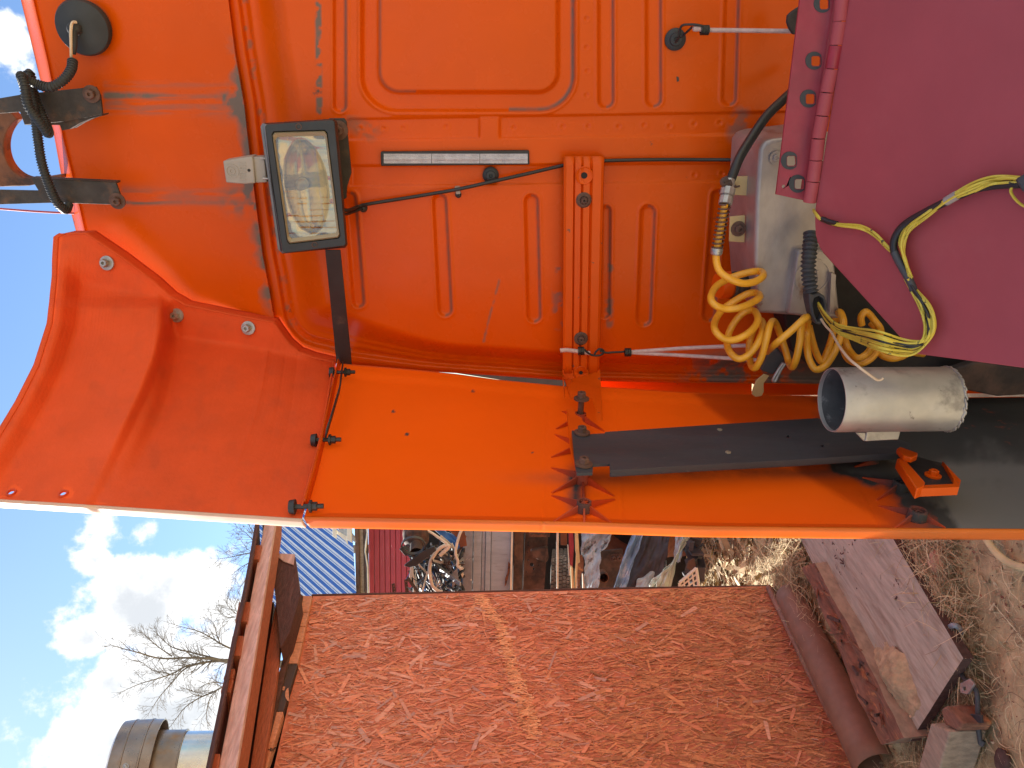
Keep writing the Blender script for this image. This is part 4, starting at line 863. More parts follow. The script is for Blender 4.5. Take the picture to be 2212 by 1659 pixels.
# bark strip, dark beam, eave lath, rafters, roof sheet
wq([(650, 1284), (654, 1286), (646, 1323), (640, 1354), (612, 1470), (564, 1660), (531, 1800), (515, 1800), (541, 1660), (600, 1462), (634, 1340)], .05, .05, 'bark_strip', 'bark', bev=.006)
e_ = [(585, 1195), (637, 1197), (640, 1219), (648, 1286), (626, 1365), (606, 1400), (596, 1300), (587, 1216)]
wq(e_, .16, .14, 'eave_beam', 'plank_dark', label='dark sawn beam end jutting from the wall top', bev=.008)
wq([(586, 1194.5), (637, 1196.8), (634, 1220), (612, 1212), (596, 1199)], .166, .006, 'beam_end', 'plank_grey', bev=.001, label='paler sawn end of the beam')
wq([(597, 1296), (608, 1373), (596, 1480), (567, 1665), (540, 1800), (510, 1800), (540, 1660), (577, 1406)], .10, .04, 'brace_board', 'plank_red')
wq([(585, 1300), (592, 1300), (575, 1480), (560, 1560), (556, 1480)], .02, .04, 'brace_board', 'plank_dark')
lo = .34
wq([(573, 1040), (598, 1040), (595, 1131), (555, 1388), (510, 1660), (490, 1780), (452, 1780), (472, 1660), (524, 1388), (571, 1131)], lo, .03, 'eave_lath', 'plank_grey', bev=.003, label='weathered grey purple lath running along the eave')
# the lath's lower edge, seen from below
P1 = [Wp(x, y, lo - .03) for x, y in ((598, 1040), (595, 1131), (555, 1388), (510, 1660), (490, 1780))]
build('lath_underside', MB().prism(P1 + [p - np.array([0, 0, 0.012]) - wn_ * .09 for p in reversed(P1)], (0, 0, -0.008)), 'plank_red', shed)
rz = lambda px, py, o: Wp(px, py, o)
re = [(554, 1040), (553.6, 1128), (544, 1189), (528, 1275), (503, 1388), (475, 1530), (448, 1660), (425, 1780)]
E3 = [Wp(x, y, .40) for x, y in re]; k = len(E3)
build('roof_sheet', MB().add(E3 + [p - wn_ * 2.9 + np.array([0, 0, .35]) for p in E3], [(i, i + 1, i + 1 + k, i + k) for i in range(k - 1)]), 'plank_dark', shed, solid=.012)
E4 = [Wp(x + 1, y, .398) for x, y in re]
build('roof_batten', MB().add([p for p in E4] + [p - np.array([0, 0, .013]) - wn_ * .002 for p in E4], [(i, i + 1, i + 1 + k, i + k) for i in range(k - 1)]), 'plank_dark', shed, solid=.01)
for y0, y1, l0, l1, mm in ((1177, 1208, 546, 566, 'plank_red'), (1300, 1342, 516, 541, 'plank_red'), (1373, 1416, 502, 526, 'plank_red'), (1444, 1466, 490, 508, 'plank_red'), (1467, 1494, 484, 504, 'plank_red'), (1628, 1668, 452, 476, 'plank_red')):
    q4 = [Wp(l0, y0, .36), Wp(l1, y0, .36), Wp(l1 - 7, y1, .36), Wp(l0 - 8, y1, .36)]
    build('rafter', MB().prism(q4, -wn_ * 1.5 + np.array([0, 0, .16])), mm, shed, bevel=.003)
build('soffit_board', MB().add([p - wn_ * .25 - np.array([0, 0, .0]) for p in E3] + [p - wn_ * 2.0 + np.array([0, 0, .24]) for p in E3], [(i, i + 1, i + 1 + k, i + k) for i in range(k - 1)]), 'plank_dark', shed, solid=.01)
E5 = [Wp(x, y, .40) for x, y in ((527, 1290), (503, 1388), (475, 1530), (448, 1660), (425, 1780))]; k = 5
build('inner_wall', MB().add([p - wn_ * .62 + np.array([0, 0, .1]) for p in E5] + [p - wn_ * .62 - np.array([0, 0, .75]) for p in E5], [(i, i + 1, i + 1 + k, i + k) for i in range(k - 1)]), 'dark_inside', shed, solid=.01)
for (a, b) in (((560, 1560), (520, 1800)), ((600, 1330), (585, 1420))):
    build('brace_board', MB().bar(Wp(*a, -.1), Wp(*b, -.15), .03, .08), 'plank_dark', shed)
# ---- chimney behind the eave
zc = 4.6
cpos = PD(400, 1690, zc); chim = thing('chimney', 'stainless chimney with a wide heat-stained cowl above the shed roof', 'chimney', (cpos[0], cpos[1], PD(470, 1690, zc)[2] - .3))
sc_ = zc / F_PX
def zz(px): return PD(px, 1690, zc)[2] - PD(470, 1690, zc)[2]
def lat(nm, prof, m, **k): 
    base = PD(470, 1690, zc); return build(nm, MB().lathe(base, np.array([0, 0, 1.0]) - F0 * .20 + Rr0 * .10, [(r * sc_, h) for r, h in prof], 64), m, chim, smooth=35, **k)
cap_ = lat('cowl', [(104, zz(300)), (122, zz(306)), (126, zz(346)), (128, zz(346)), (128, zz(326)), (129.5, zz(325)), (129.5, zz(322)), (128, zz(321)), (127, zz(292)), (128.3, zz(291)), (128.3, zz(289)), (127, zz(288)), (125, zz(268)), (112, zz(262)), (0, zz(260))], 'burnt_steel', label='wide ribbed cowl, straw and rust coloured by heat')
lat('collar', [(0, zz(310)), (106, zz(312)), (106, zz(392)), (107.5, zz(393)), (107.5, zz(395)), (100, zz(396))], 'burnt_steel')
lat('pipe', [(103, zz(394)), (102, zz(640))], 'stainless')
build('rivet', MB().bolt(PD(272, 1655, zc - 131 * sc_), -FW, .010, .006), 'zinc', chim)

# ================================================================ BARE TREES
def limb(mb, p, ang, L, r, lev, dep, dens=1.0, taper=.25, curve=0.0):
    """grow in the plane of the crown: p in picture units at depth dep, z jitter gives the crown thickness"""
    n = max(3, int(L / 7)); pts = [np.array([*p, dep])]; a = ang
    for i in range(n):
        a += random.gauss(curve, .13); q = pts[-1] + np.array([math.cos(a) * L / n, math.sin(a) * L / n, random.gauss(0, .05)]); pts.append(q)
    rad = np.linspace(r, max(r * taper, .21), n + 1)
    mb.tube([PD(*q) for q in pts], [v * dep / F_PX for v in rad], 6 if lev == 0 else (4 if lev < 2 else 3), caps=False)
    if lev >= 5: return
    k = int((3 + L / (16 if lev == 0 else 7)) * dens)
    for j in range(k):
        f = random.uniform(.25 if lev == 0 else .12, 1.0); i = min(int(f * n), n - 1); sgn = random.choice((-1, 1))
        l2 = L * random.uniform(.22, .52) * (1.15 - .55 * f)
        if l2 < 3.5: continue
        limb(mb, pts[i][:2] + (pts[i + 1][:2] - pts[i][:2]) * random.random(), a + sgn * random.uniform(.3, .95), l2, max(rad[i] * .55, .24), lev + 1, pts[i][2] + random.gauss(0, .25), dens)
def limb_path(mb, pts, r0, r1, dep, dens=1.0):
    P = [np.array(q) for q in catmull(pts, 5)]; n = len(P); rad = np.linspace(r0, r1, n)
    D = dep + np.cumsum(np.random.default_rng(len(pts)).normal(0, .06, n))
    mb.tube([PD(q[0], q[1], D[i]) for i, q in enumerate(P)], [v * dep / F_PX for v in rad], 6, caps=False)
    for i in range(2, n):
        d = P[i] - P[i - 1]; a = math.atan2(d[1], d[0])
        for _ in range(1 + (random.random() < .45 * dens)):
            limb(mb, P[i], a + random.choice((-1, 1)) * random.uniform(.35, .95), random.uniform(18, 52) * (1.1 - .4 * i / n), max(rad[i] * .5, .36), 2, D[i], dens)
    limb(mb, P[-1], math.atan2(*(P[-1] - P[-2])[::-1]), 22, r1, 2, D[-1], dens)
def tree(name, label, trunk, limbs, dep, dens=1.0):
    tz = PD(*trunk[0], dep); base = np.array([tz[0], tz[1], 0.0]); t_ = thing(name, label, 'tree', base, 'bare trees behind the shed')
    mb = MB(); T3 = [PD(q[0], q[1], dep) for q in trunk]; T3 = [base - np.array([0, 0, .3])] + T3
    rr = [13 * dep / F_PX] + list(np.linspace(7.5, 3.2, len(trunk)) * dep / F_PX); mb.tube(T3, rr, 8)
    build('trunk', mb, 'bare_branch', t_, smooth=60)
    mb = MB()
    for pts, r0, r1 in limbs: limb_path(mb, pts, r0, r1, dep, dens)
    o = build('crown', mb, 'bare_branch', t_, smooth=60); return t_
tree('bare_tree', 'tall leafless tree with fanned limbs rising above the eave beside the chimney', [(560, 1436), (500, 1428), (470, 1427)],
     [([(500, 1428), (440, 1422), (400, 1421), (345, 1422), (300, 1410), (262, 1400), (240, 1393)], 3.2, .5),
      ([(470, 1427), (436, 1432), (400, 1440), (375, 1454), (340, 1466), (300, 1478), (262, 1495)], 2.6, .5),
      ([(430, 1433), (398, 1446), (372, 1474), (345, 1505), (322, 1540)], 2.0, .4),
      ([(480, 1426), (440, 1416), (408, 1408), (372, 1398), (350, 1380), (335, 1365)], 2.2, .4),
      ([(372, 1418), (340, 1396), (318, 1376), (300, 1362)], 1.4, .4),
      ([(500, 1402), (476, 1390), (455, 1377), (430, 1364), (400, 1356), (372, 1348)], 2.0, .4),
      ([(476, 1390), (468, 1372), (463, 1350), (450, 1335)], 1.2, .3),
      ([(366, 1456), (352, 1452), (330, 1448), (305, 1430), (280, 1425)], 1.3, .3),
      ([(505, 1430), (480, 1436), (470, 1455), (466, 1475)], 1.2, .3)], 21.0, .55)
tree('bare_tree', 'smaller leafless tree leaning outward just above the eave next to the chimney', [(540, 1470), (505, 1474), (490, 1478)],
     [([(490, 1478), (462, 1494), (430, 1508), (400, 1528), (378, 1556), (366, 1572)], 2.0, .4), ([(490, 1478), (465, 1474), (440, 1480), (425, 1492)], 1.3, .3), ([(468, 1490), (452, 1512), (446, 1545), (450, 1580)], 1.2, .3),
      ([(440, 1504), (418, 1500), (405, 1488)], 1.0, .3)], 24.0, .5)
tree('bare_tree', 'leafless tree mostly hidden by the eave beside the orange fairing', [(600, 1190), (570, 1186), (560, 1186)],
     [([(575, 1190), (545, 1194), (518, 1199), (495, 1204), (473, 1207)], 1.6, .35), ([(570, 1200), (545, 1212), (520, 1226), (503, 1240)], 1.5, .35), ([(572, 1180), (548, 1168), (530, 1150), (512, 1140)], 1.3, .3), ([(565, 1176), (550, 1156), (532, 1126), (515, 1112)], 1.3, .3), ([(560, 1215), (540, 1235), (524, 1262), (514, 1275)], 1.2, .3)], 23.0, .5)
tree('bare_tree', 'thin leafless tree peeping over the eave between the taller trees', [(560, 1330), (525, 1330), (516, 1331)],
     [([(520, 1332), (505, 1322), (492, 1308), (486, 1296)], 1.1, .3), ([(520, 1330), (500, 1334), (482, 1330), (470, 1318)], 1.1, .3), ([(516, 1331), (508, 1312), (512, 1296)], 1.0, .3)], 23.0, .5)
# ================================================================ HINGED MAROON DECK
H1, H2 = PY(1750, 440, 1.27), PY(1819, 0, 1.27); hz_ = (H1[2] + H2[2]) / 2
dk = np.array([0, -1.0, -math.tan(math.radians(22))]); dk /= np.linalg.norm(dk); dn = np.cross(np.array([1.0, 0, 0]), dk); dn = dn if dn[2] > 0 else -dn
D0 = np.array([0, 1.262, hz_])
def DK(px, py, off=0.0): return PN(px, py, D0 + dn * off, dn)
deck = thing('hinged_deck', 'maroon sheet metal deck flap with a long piano hinge', 'deck flap', (0.3, 1.0, hz_ - .3))
pl_ = [(1850, -330), (1833, 0), (1761, 450), (1760.5, 482), (1762, 508), (1766, 524), (1773, 540), (1975, 763), (2212, 795), (2420, 822), (2420, -330)]
build('deck_sheet', MB().prism([DK(*p) for p in pl_], -dn * .005), 'maroon_paint', deck, bevel=.0012, smooth=30)
build('deck_rim', MB().prism([DK(x, y, -.0052) for x, y in ((1768, 500), (1778, 546), (1978, 764), (2420, 822), (2420, 810), (1990, 756), (1790, 540), (1776, 500))], -dn * .030), 'maroon_paint', deck)
# hinge leaf with punched square holes
def HP(px, py, off=0.0): return PN(px, py, (0, 1.285 - off, hz_), (0, 1, -.25))
leaf = [(1728, -2), (1803, -2), (1736, 433), (1676, 420)]; leaf = [(1728 + 52, -330), (1803 + 52, -330)] + [(1803, -2), (1736, 433), (1676, 420), (1728, -2)]
sq = []
def rsq(cx, cy, hx, hy): return [(cx - hx + 3, cy - hy), (cx + hx - 3, cy - hy), (cx + hx, cy - hy + 3), (cx + hx, cy + hy - 3), (cx + hx - 3, cy + hy), (cx - hx + 3, cy + hy), (cx - hx, cy + hy - 3), (cx - hx, cy - hy + 3)]
HO = [(1781, 9), (1763, 132), (1751, 214), (1710, 348), (1727, 398)]
for x, y in HO: sq.append(rsq(x, y, 9.5, 10.5))
sq.append([(1693 + 4 * math.cos(a), 403 + 4 * math.sin(a)) for a in np.linspace(0, 2 * math.pi, 9)[:-1]])
lf = build('hinge_leaf', MB().prism([HP(*p) for p in leaf], np.array([0, .004, 0]), [[HP(*p) for p in h] for h in sq]), 'crimson_paint', deck, label='crimson hinge strip with square punched holes', bevel=.0008)
for x, y in HO:
    o_ = [(x - 4 + 19 * math.cos(a), y - 1 + 19.5 * math.sin(a)) for a in np.linspace(0, 2 * math.pi, 28)[:-1]]
    o_ = [(a if a < x + 11 else x + 11 + (a - x - 11) * .2, b) for a, b in o_]
    build('washer_mark', MB().prism([HP(*p, .0012) for p in o_], np.array([0, .0011, 0]), [[HP(*p, .0012) for p in rsq(x, y, 10.5, 11.5)]]), 'black_metal', lf)
build('leaf_lip', MB().prism([HP(x, y, .002) for x, y in ((1803, -2), (1812, -2), (1743, 433), (1736, 433))], np.array([0, .02, 0])), 'maroon_paint', lf)
kn = [(1840, -150), (1832, -100), (1825, -50), (1819, -2), (1815, 46), (1806.5, 98), (1797, 149), (1786, 200), (1777, 250), (1768, 299), (1763, 346), (1757, 392), (1749, 438)]
for a, b in zip(kn[:-1], kn[1:]):
    p, q_ = PY(a[0], a[1] + .8, 1.262), PY(b[0], b[1] - .8, 1.262); r_ = .0105
    build('hinge_knuckle', MB().tube([p, q_], r_, 14), 'maroon_paint' if random.random() < .75 else 'crimson_paint', deck, smooth=40, bevel=.0008)
build('hinge_pin', MB().tube([PY(1842, -170, 1.262), PY(1750, 437, 1.262)], .006, 8), 'black_metal', deck)
# connector block at the far end of the deck
cb = build('cable_connector', MB().prism([DK(x, y, .03) for x, y in ((2188, 388), (2215, 372), (2260, 375), (2260, 430), (2205, 414))], -dn * .03), 'grey_rubber', bevel=.004, label='grey plug block where the yellow wires end on the deck', cat='connector')
build('hinge_ear', MB().prism([PY(x, y, 1.50) for x, y in ((1730, 12), (1712, 24), (1703, 32), (1701, 48), (1706, 62), (1714, 74), (1735, 76))], (0, .01, 0)), 'rust_black', truck, bevel=.002)

# ================================================================ GREY TANK
tank = thing('metal_tank', 'dented grey metal tank behind the yellow coiled hose', 'tank', PY(1800, 480, 1.45) - np.array([0, 0, .1]))
TY = 1.385
def rpoly(pts, Y): return [PY(x, y, Y) for x, y in pts]
fr_ = [(1641, 322), (1652, 306), (1672, 300), (1800, 285), (1800, 560), (1746, 684), (1637, 677), (1630, 560), (1633, 430)]
build('tank_shell', MB().prism(rpoly(fr_, TY), (0, .17, 0)), 'tank_metal', tank, smooth=50, bevel=.016, bseg=4)
build('tank_skirt', MB().prism(rpoly([(1724, 540), (1800, 540), (1815, 690), (1747, 686), (1702, 680)], TY - .018), (0, .15, 0)), 'tank_metal', tank, bevel=.006, bseg=3)
c = PY(1755, 597, TY - .0185); build('emblem', MB().lathe(c, (0, -1, 0), [(.033, -.001), (.033, .0015), (.030, .0015), (.030, -.001)], 36, close=True).prism([PY(x, y, TY - .0185) for x, y in ((1763, 585), (1768, 583), (1771, 600), (1768, 611), (1763, 612), (1766, 600))], (0, -.0018, 0)), 'tank_metal', tank, smooth=30)
build('strap_bar', MB().prism(rpoly([(1796, 590), (1806, 594), (1800, 680), (1792, 676)], TY - .03), (0, .01, 0)), 'tank_metal', tank)
for pts, hole in (([(1580, 382), (1617, 380), (1617, 423), (1580, 421)], (1598, 402)), ([(1577, 468), (1610, 465), (1609, 524), (1575, 522)], (1595, 494))):
    build('tab', MB().prism(rpoly(pts, 1.44), (0, .004, 0)), 'cream_tab', tank, bevel=.001, label='cream coloured mounting tab')
build('bolt', MB().bolt(PY(1595, 494, 1.4395), (0, -1, 0), .0085, .008), 'rusty_bolt', tank, smooth=30)
build('tie_wire', MB().tube(catmull([PY(x, y, 1.432) for x, y in ((1598, 402), (1580, 405), (1572, 398), (1566, 408), (1574, 412), (1590, 400))], 5), .0018, 6), 'rusty_bolt', tank, smooth=60)
build('rivet', MB().bolt(PY(1677, 341, TY - .003), (0, -1, 0), .007, .003), 'tank_metal', tank)
build('rivet', MB().bolt(PY(1642, 653, TY - .003), (0, -1, 0), .006, .003), 'tank_metal', tank)
cp = [PY(1556, 606, 1.50), PY(1575, 610, 1.47), PY(1592, 614, 1.44)]
build('filler_cap', MB().lathe(PY(1563, 616, 1.44), (0, -.25, 1), [(0, .012), (.024, .012), (.026, .006), (.026, -.014), (0, -.014)], 24), 'orange_plain', tank, smooth=35)
build('filler_neck', MB().lathe(PY(1585, 616, 1.44), (0, -.25, 1), [(.025, .01), (.027, .004), (.025, 0), (.027, -.004), (.025, -.01), (.025, -.03)], 24), 'rust_black', tank, smooth=35)
# ================================================================ ALUMINIUM PIPE
PYp = 1.12
base = PY(2046, 864, PYp); topc = PY(1795, 866, PYp); rp = 70.0 * depth_of(topc) / F_PX
pipe = thing('metal_pipe', 'short open-ended aluminium pipe standing on the black hanger plate', 'pipe', (topc[0], topc[1], base[2]))
hgt = topc[2] - base[2]; b0 = np.array([topc[0], topc[1], base[2]])
build('pipe_tube', MB().lathe(b0, (0.01, 0.0, 1), [(rp * .93, 0.0), (rp, .004), (rp, hgt - .003), (rp * .985, hgt), (rp * .955, hgt), (rp * .95, hgt - .004), (rp * .93, .01)], 64), 'aluminium', pipe, smooth=40)
build('pipe_inside', MB().lathe(b0, (0.01, 0.0, 1), [(rp * .942, hgt - .006), (rp * .925, .012), (0, .012)], 64), 'pipe_soot', pipe, smooth=40)
wb = MB(); 
for k in range(40):
    a = math.radians(-175) + math.radians(215) * k / 40; p = b0 + np.array([math.cos(a) * rp, math.sin(a) * rp, .006 + .0015 * math.sin(k * 2.3)])
    wb.lathe(p - np.array([0, 0, .004]), (-math.sin(a), math.cos(a), .2), [(0, -.0055), (.0015, -.0035), (.0020 + .0004 * math.sin(k * 1.7), 0), (.0015, .0035), (0, .0055)], 7)
build('weld_bead', wb, 'aluminium', pipe, smooth=60)
ft = [(1874, 932), (1946, 930), (1941, 949), (1868, 953)]; ftd = depth_of(PY(1905, 935, 1.14))
build('pipe_foot', MB().prism([PD(x, y, ftd - .02) for x, y in [(1874, 925), (1948, 923), (1941, 949.6), (1868.4, 953.4)]], FW * .004), 'aluminium', pipe, bevel=.0012)
build('pipe_foot', MB().prism([PD(x, y, ftd - .018) for x, y in [(1848, 934), (1870, 934), (1872, 948), (1866, 953)]], FW * .004), 'aluminium', pipe, bevel=.001)

# ================================================================ YELLOW COILED AIR HOSE
def zc_(pts, n=6): return catmull([PY(1496.3 + x / 4, 542.2 + y / 4, Y) for x, y, Y in pts], n)
f, b = 1.32, 1.375
hose = thing('coiled_hose', 'yellow coiled air hose hanging loose below the grey tank', 'hose', PY(1700, 760, 1.35))
H_ = [(205, -10, f), (205, 90, f), (238, 180, f - .01), (330, 245, f - .02), (440, 280, f - .02), (545, 262, f - .01), (608, 215, f + .01), (590, 178, b), (510, 180, b), (400, 207, b), (290, 250, b), (200, 310, b - .02), (158, 400, f), (190, 465, f - .02), (290, 500, f - .02), (420, 485, f - .02), (540, 430, f), (580, 392, f + .02), (550, 363, b), (480, 368, b), (380, 420, b), (265, 500, b), (205, 580, b - .02), (186, 655, f), (218, 720, f - .02), (290, 765, f - .025), (380, 762, f - .025), (480, 710, f - .02), (550, 635, f), (562, 570, f + .02), (525, 515, b), (452, 525, b), (380, 590, b), (320, 690, b), (297, 790, b - .02), (320, 870, f), (390, 930, f - .02), (470, 905, f - .02), (550, 815, f - .02), (598, 705, f), (604, 620, b - .01), (570, 605, b), (520, 690, b), (490, 800, b), (490, 920, b - .02), (515, 1000, f), (550, 1000, f - .015), (600, 900, f - .02), (640, 750, f - .02), (668, 640, f), (700, 608, b - .02), (740, 680, b), (790, 820, b), (830, 960, b - .02), (860, 1002, f), (892, 940, f - .015), (922, 800, f - .015), (935, 680, f), (955, 590, f + .02), (985, 566, f + .02)]
build('hose_tube', MB().tube(zc_(H_), .0066, 12), 'yellow_hose', hose, smooth=60)
H2_ = [(640, 872, b - .01), (720, 800, f - .03), (850, 690, f - .035), (960, 590, f - .03), (998, 575, f - .01), (990, 640, b - .03), (985, 740, b - .03), (990, 850, f), (1012, 950, f - .01), (1065, 1024, f - .02), (1150, 985, f - .02), (1230, 865, f - .02), (1285, 720, f - .01), (1302, 610, f), (1275, 530, b - .02), (1242, 560, b), (1210, 720, b), (1170, 850, b), (1120, 955, b), (1075, 900, b), (1035, 780, b), (1005, 650, b)]
build('hose_tube', MB().tube(zc_(H2_), .0066, 12), 'yellow_hose', hose, smooth=60)
H3_ = [(1300, 600, b - .02), (1312, 740, b - .01), (1350, 850, b - .02), (1420, 925, f), (1500, 890, f), (1575, 790, f), (1625, 690, b - .02), (1570, 600, b), (1500, 525, b), (1455, 570, b), (1460, 640, b)]
build('hose_tube', MB().tube(zc_(H3_), .0066, 12), 'yellow_hose', hose, smooth=60)
H4_ = [(1290, 820, b), (1340, 930, b - .01), (1440, 972, f + .02), (1540, 930, f + .02), (1605, 830, f + .03), (1610, 700, b), (1540, 620, b + .02)]
build('hose_tube', MB().tube(zc_(H4_), .0066, 12), 'yellow_hose', hose, smooth=60)
H5_ = [(1600, 860, b), (1640, 905, b - .01), (1720, 930, b - .02), (1800, 915, b - .02), (1880, 880, b), (1990, 890, b + .03)]
build('hose_tube', MB().tube(zc_(H5_), .0066, 12), 'yellow_hose', hose, smooth=60)
sp = []
p0, p1 = PY(1566, 440, f), PY(1548, 542, f); dv = p1 - p0; u_, w_, a_ = frame_for(dv)
for i in range(11 * 14 + 1):
    t_ = i / (11 * 14); an = 2 * math.pi * t_ * 11; sp.append(p0 + dv * t_ + (u_ * math.cos(an) + w_ * math.sin(an)) * .0092)
build('hose_tube', MB().tube([p0, p1 + dv * .04], .0062, 12), 'yellow_hose', hose, smooth=60)
build('bend_spring', MB().tube(sp, .0016, 5), 'rusty_bolt', hose, smooth=60)
build('hose_ferrule', MB().lathe(p1, dv, [(.0095, -.006), (.0105, -.004), (.0105, .004), (.0095, .006)], 16), 'zinc', hose, smooth=40)
q0, q1 = PY(1577, 388, f + .02), PY(1566, 442, f); a_ = q1 - q0; L_ = np.linalg.norm(a_)
build('hose_fitting', MB().lathe(q0, a_, [(0, 0), (.009, 0), (.009, L_ * .3), (.0125, L_ * .35), (.0125, L_ * .62), (.010, L_ * .65), (.0115, L_ * .7), (.0115, L_ * .98), (.008, L_)], 10), 'zinc', hose, smooth=30)
build('hose_wrap', MB().tube(catmull([PY(x, y, f + .01) for x, y in ((1572, 386), (1562, 392), (1568, 398), (1580, 394))], 4), .006, 8), 'rust', hose, smooth=60)

def cable(name, label, pts, r, m, cat='cable', group=None, n=6, sides=10):
    return build(name, MB().tube(catmull(pts, n), r, sides), m, label=label, cat=cat, group=group, smooth=60)
cable('air_line', 'thick black air line curving down from the hinge to the yellow hose fitting', [PY(x, y, Y) for x, y, Y in ((1745, 150, 1.52), (1718, 190, 1.48), (1690, 217, 1.45), (1655, 252, 1.42), (1622, 300, 1.39), (1598, 340, 1.36), (1585, 372, 1.345), (1577, 392, 1.34))], .0085, 'black_cable', 'hose')
cable('lamp_cable', 'thin black cable running from the work lamp behind the rail', [PY(x, y, Y) for x, y, Y in ((735, 452, 1.54), (752, 454, 1.55), (775, 446, 1.585), (800, 440, 1.586), (900, 424, 1.588), (988, 409, 1.584), (1060, 393, 1.582), (1140, 375, 1.588), (1218, 357, 1.592), (1262, 350, 1.594), (1310, 347, 1.588), (1400, 345, 1.588), (1500, 345, 1.588), (1592, 346, 1.57), (1640, 352, 1.55))], .0036, 'black_cable')
cable('lamp_lead', 'short loose black lead under the work lamp', [PY(x, y, Y) for x, y, Y in ((735, 463, 1.53), (750, 462, 1.55), (765, 457, 1.575), (782, 450, 1.59))], .003, 'black_cable')
cable('conduit', 'black corrugated conduit looped round the rusty roof bracket', [PY(x, y, Y) for x, y, Y in ((157, 130, 1.60), (154, 150, 1.585), (138, 172, 1.57), (110, 188, 1.56), (80, 182, 1.56), (50, 168, 1.55), (47, 166, 1.54), (54, 190, 1.53), (62, 230, 1.53), (85, 262, 1.535), (104, 288, 1.55), (98, 266, 1.575), (76, 215, 1.585), (68, 172, 1.585), (62, 158, 1.58), (66, 190, 1.575), (76, 245, 1.57), (82, 300, 1.57), (90, 350, 1.565), (104, 395, 1.565), (122, 435, 1.57), (142, 455, 1.585), (150, 440, 1.60))], .0078, 'black_rubber')
mb = MB(); cpts = catmull([PY(x, y, Y) for x, y, Y in ((157, 130, 1.60), (154, 150, 1.585), (138, 172, 1.57), (110, 188, 1.56), (80, 182, 1.56), (50, 168, 1.55), (47, 166, 1.54), (54, 190, 1.53), (62, 230, 1.53), (85, 262, 1.535), (104, 288, 1.55), (98, 266, 1.575), (76, 215, 1.585), (68, 172, 1.585), (62, 158, 1.58), (66, 190, 1.575), (76, 245, 1.57), (82, 300, 1.57), (90, 350, 1.565), (104, 395, 1.565), (122, 435, 1.57), (142, 455, 1.585))], 14)
cpts = np.array(cpts); dl = np.r_[0, np.cumsum(np.linalg.norm(np.diff(cpts, axis=0), axis=1))]; nn = int(dl[-1] / .0050)
for k in range(nn):
    s_ = (k + .5) * dl[-1] / nn; p = np.array([np.interp(s_, dl, cpts[:, i]) for i in range(3)]); q_ = np.array([np.interp(s_ + .001, dl, cpts[:, i]) for i in range(3)])
    mb.lathe(p, q_ - p, [(.0076, -.0014), (.0094, -.0008), (.0094, .0008), (.0076, .0014)], 10)
cr = build('conduit_rings', mb, 'black_rubber', None, smooth=40, kind='stuff')
cr.parent = bpy.data.objects['conduit']; cr.location = Vector(ROOT['conduit_rings'] - ROOT['conduit'])
cable('red_wire', 'thin dull red wire stretched beyond the roof edge', [PY(x, y, 1.72) for x, y in ((-30, 449), (0, 451), (80, 457), (160, 461))], .0022, 'maroon_paint')

# ---- elastic cords
def cordset(name, label, lines, r, Y):
    return build(name, MB().tube(catmull(lines[0], 5), r, 8), 'bungee', label=label, cat='elastic cord', smooth=60)
b1_ = thing('elastic_cord', 'single pale elastic cord hooked to a screw cap high on the cab', 'elastic cord', PY(1600, 66, 1.54), 'elastic cords')
build('cord', MB().tube([PY(1500, 62, 1.55), PY(1533, 65, 1.55), PY(1620, 66, 1.545), PY(1745, 68, 1.52)], .0040, 8), 'bungee', b1_, smooth=60)
build('cord_tip', MB().lathe(PY(1500, 62, 1.55), PY(1510, 62, 1.55) - PY(1500, 62, 1.55), [(0, -.004), (.0045, -.002), (.0055, .004), (.004, .012), (.006, .02)], 10), 'bungee', b1_, smooth=50)
mb = MB()
for k in range(5): 
    p = PY(1515 + k * 3.6, 65, 1.55); mb.lathe(p, PY(1530, 65, 1.55) - PY(1515, 65, 1.55), [(.005, -.0016), (.0088, -.0012), (.0088, .0012), (.005, .0016)], 12)
build('cord_wrap', mb, 'black_cable', b1_, smooth=30)
build('wire_hook', MB().tube(catmull([PY(x, y, Y) for x, y, Y in ((1459, 92, 1.575), (1466, 80, 1.565), (1468, 66, 1.56), (1474, 55, 1.555), (1490, 53, 1.55), (1508, 54, 1.545), (1520, 57, 1.545), (1528, 58, 1.545))], 5).copy(), .0022, 7).tube(catmull([PY(x, y, Y) for x, y, Y in ((1495, 58, 1.555), (1488, 65, 1.56), (1478, 74, 1.57), (1468, 80, 1.575))], 5), .0022, 7), 'black_cable', b1_, smooth=60)
b2_ = thing('elastic_cord', 'doubled pale elastic cord hooked over the torn end of the orange rail', 'elastic cord', PY(1500, 760, 1.5), 'elastic cords')
build('cord', MB().tube([PY(1352, 764, 1.50), PY(1366, 760, 1.50), PY(1480, 752, 1.46), PY(1640, 745, 1.40)], .0042, 8), 'bungee', b2_, smooth=60)
build('cord', MB().tube([PY(1352, 764, 1.50), PY(1366, 762, 1.50), PY(1480, 768, 1.46), PY(1640, 778, 1.40)], .0042, 8), 'bungee', b2_, smooth=60)
build('cord', MB().tube([PY(1210, 757, 1.535), PY(1225, 756, 1.535), PY(1248, 759, 1.535), PY(1274, 763, 1.535)], [.005, .0046, .0046, .0046], 8), 'bungee', b2_, smooth=60)
mb = MB()
for x0, y0, Y in ((1250, 758, 1.535), (1351, 761, 1.50)):
    for k in range(4):
        p = PY(x0 + k * 3.5, y0, Y); mb.lathe(p, PY(1530, 65, 1.55) - PY(1515, 65, 1.55), [(.005, -.0016), (.0092, -.0012), (.0092, .0012), (.005, .0016)], 12)
build('cord_wrap', mb, 'black_cable', b2_, smooth=30)
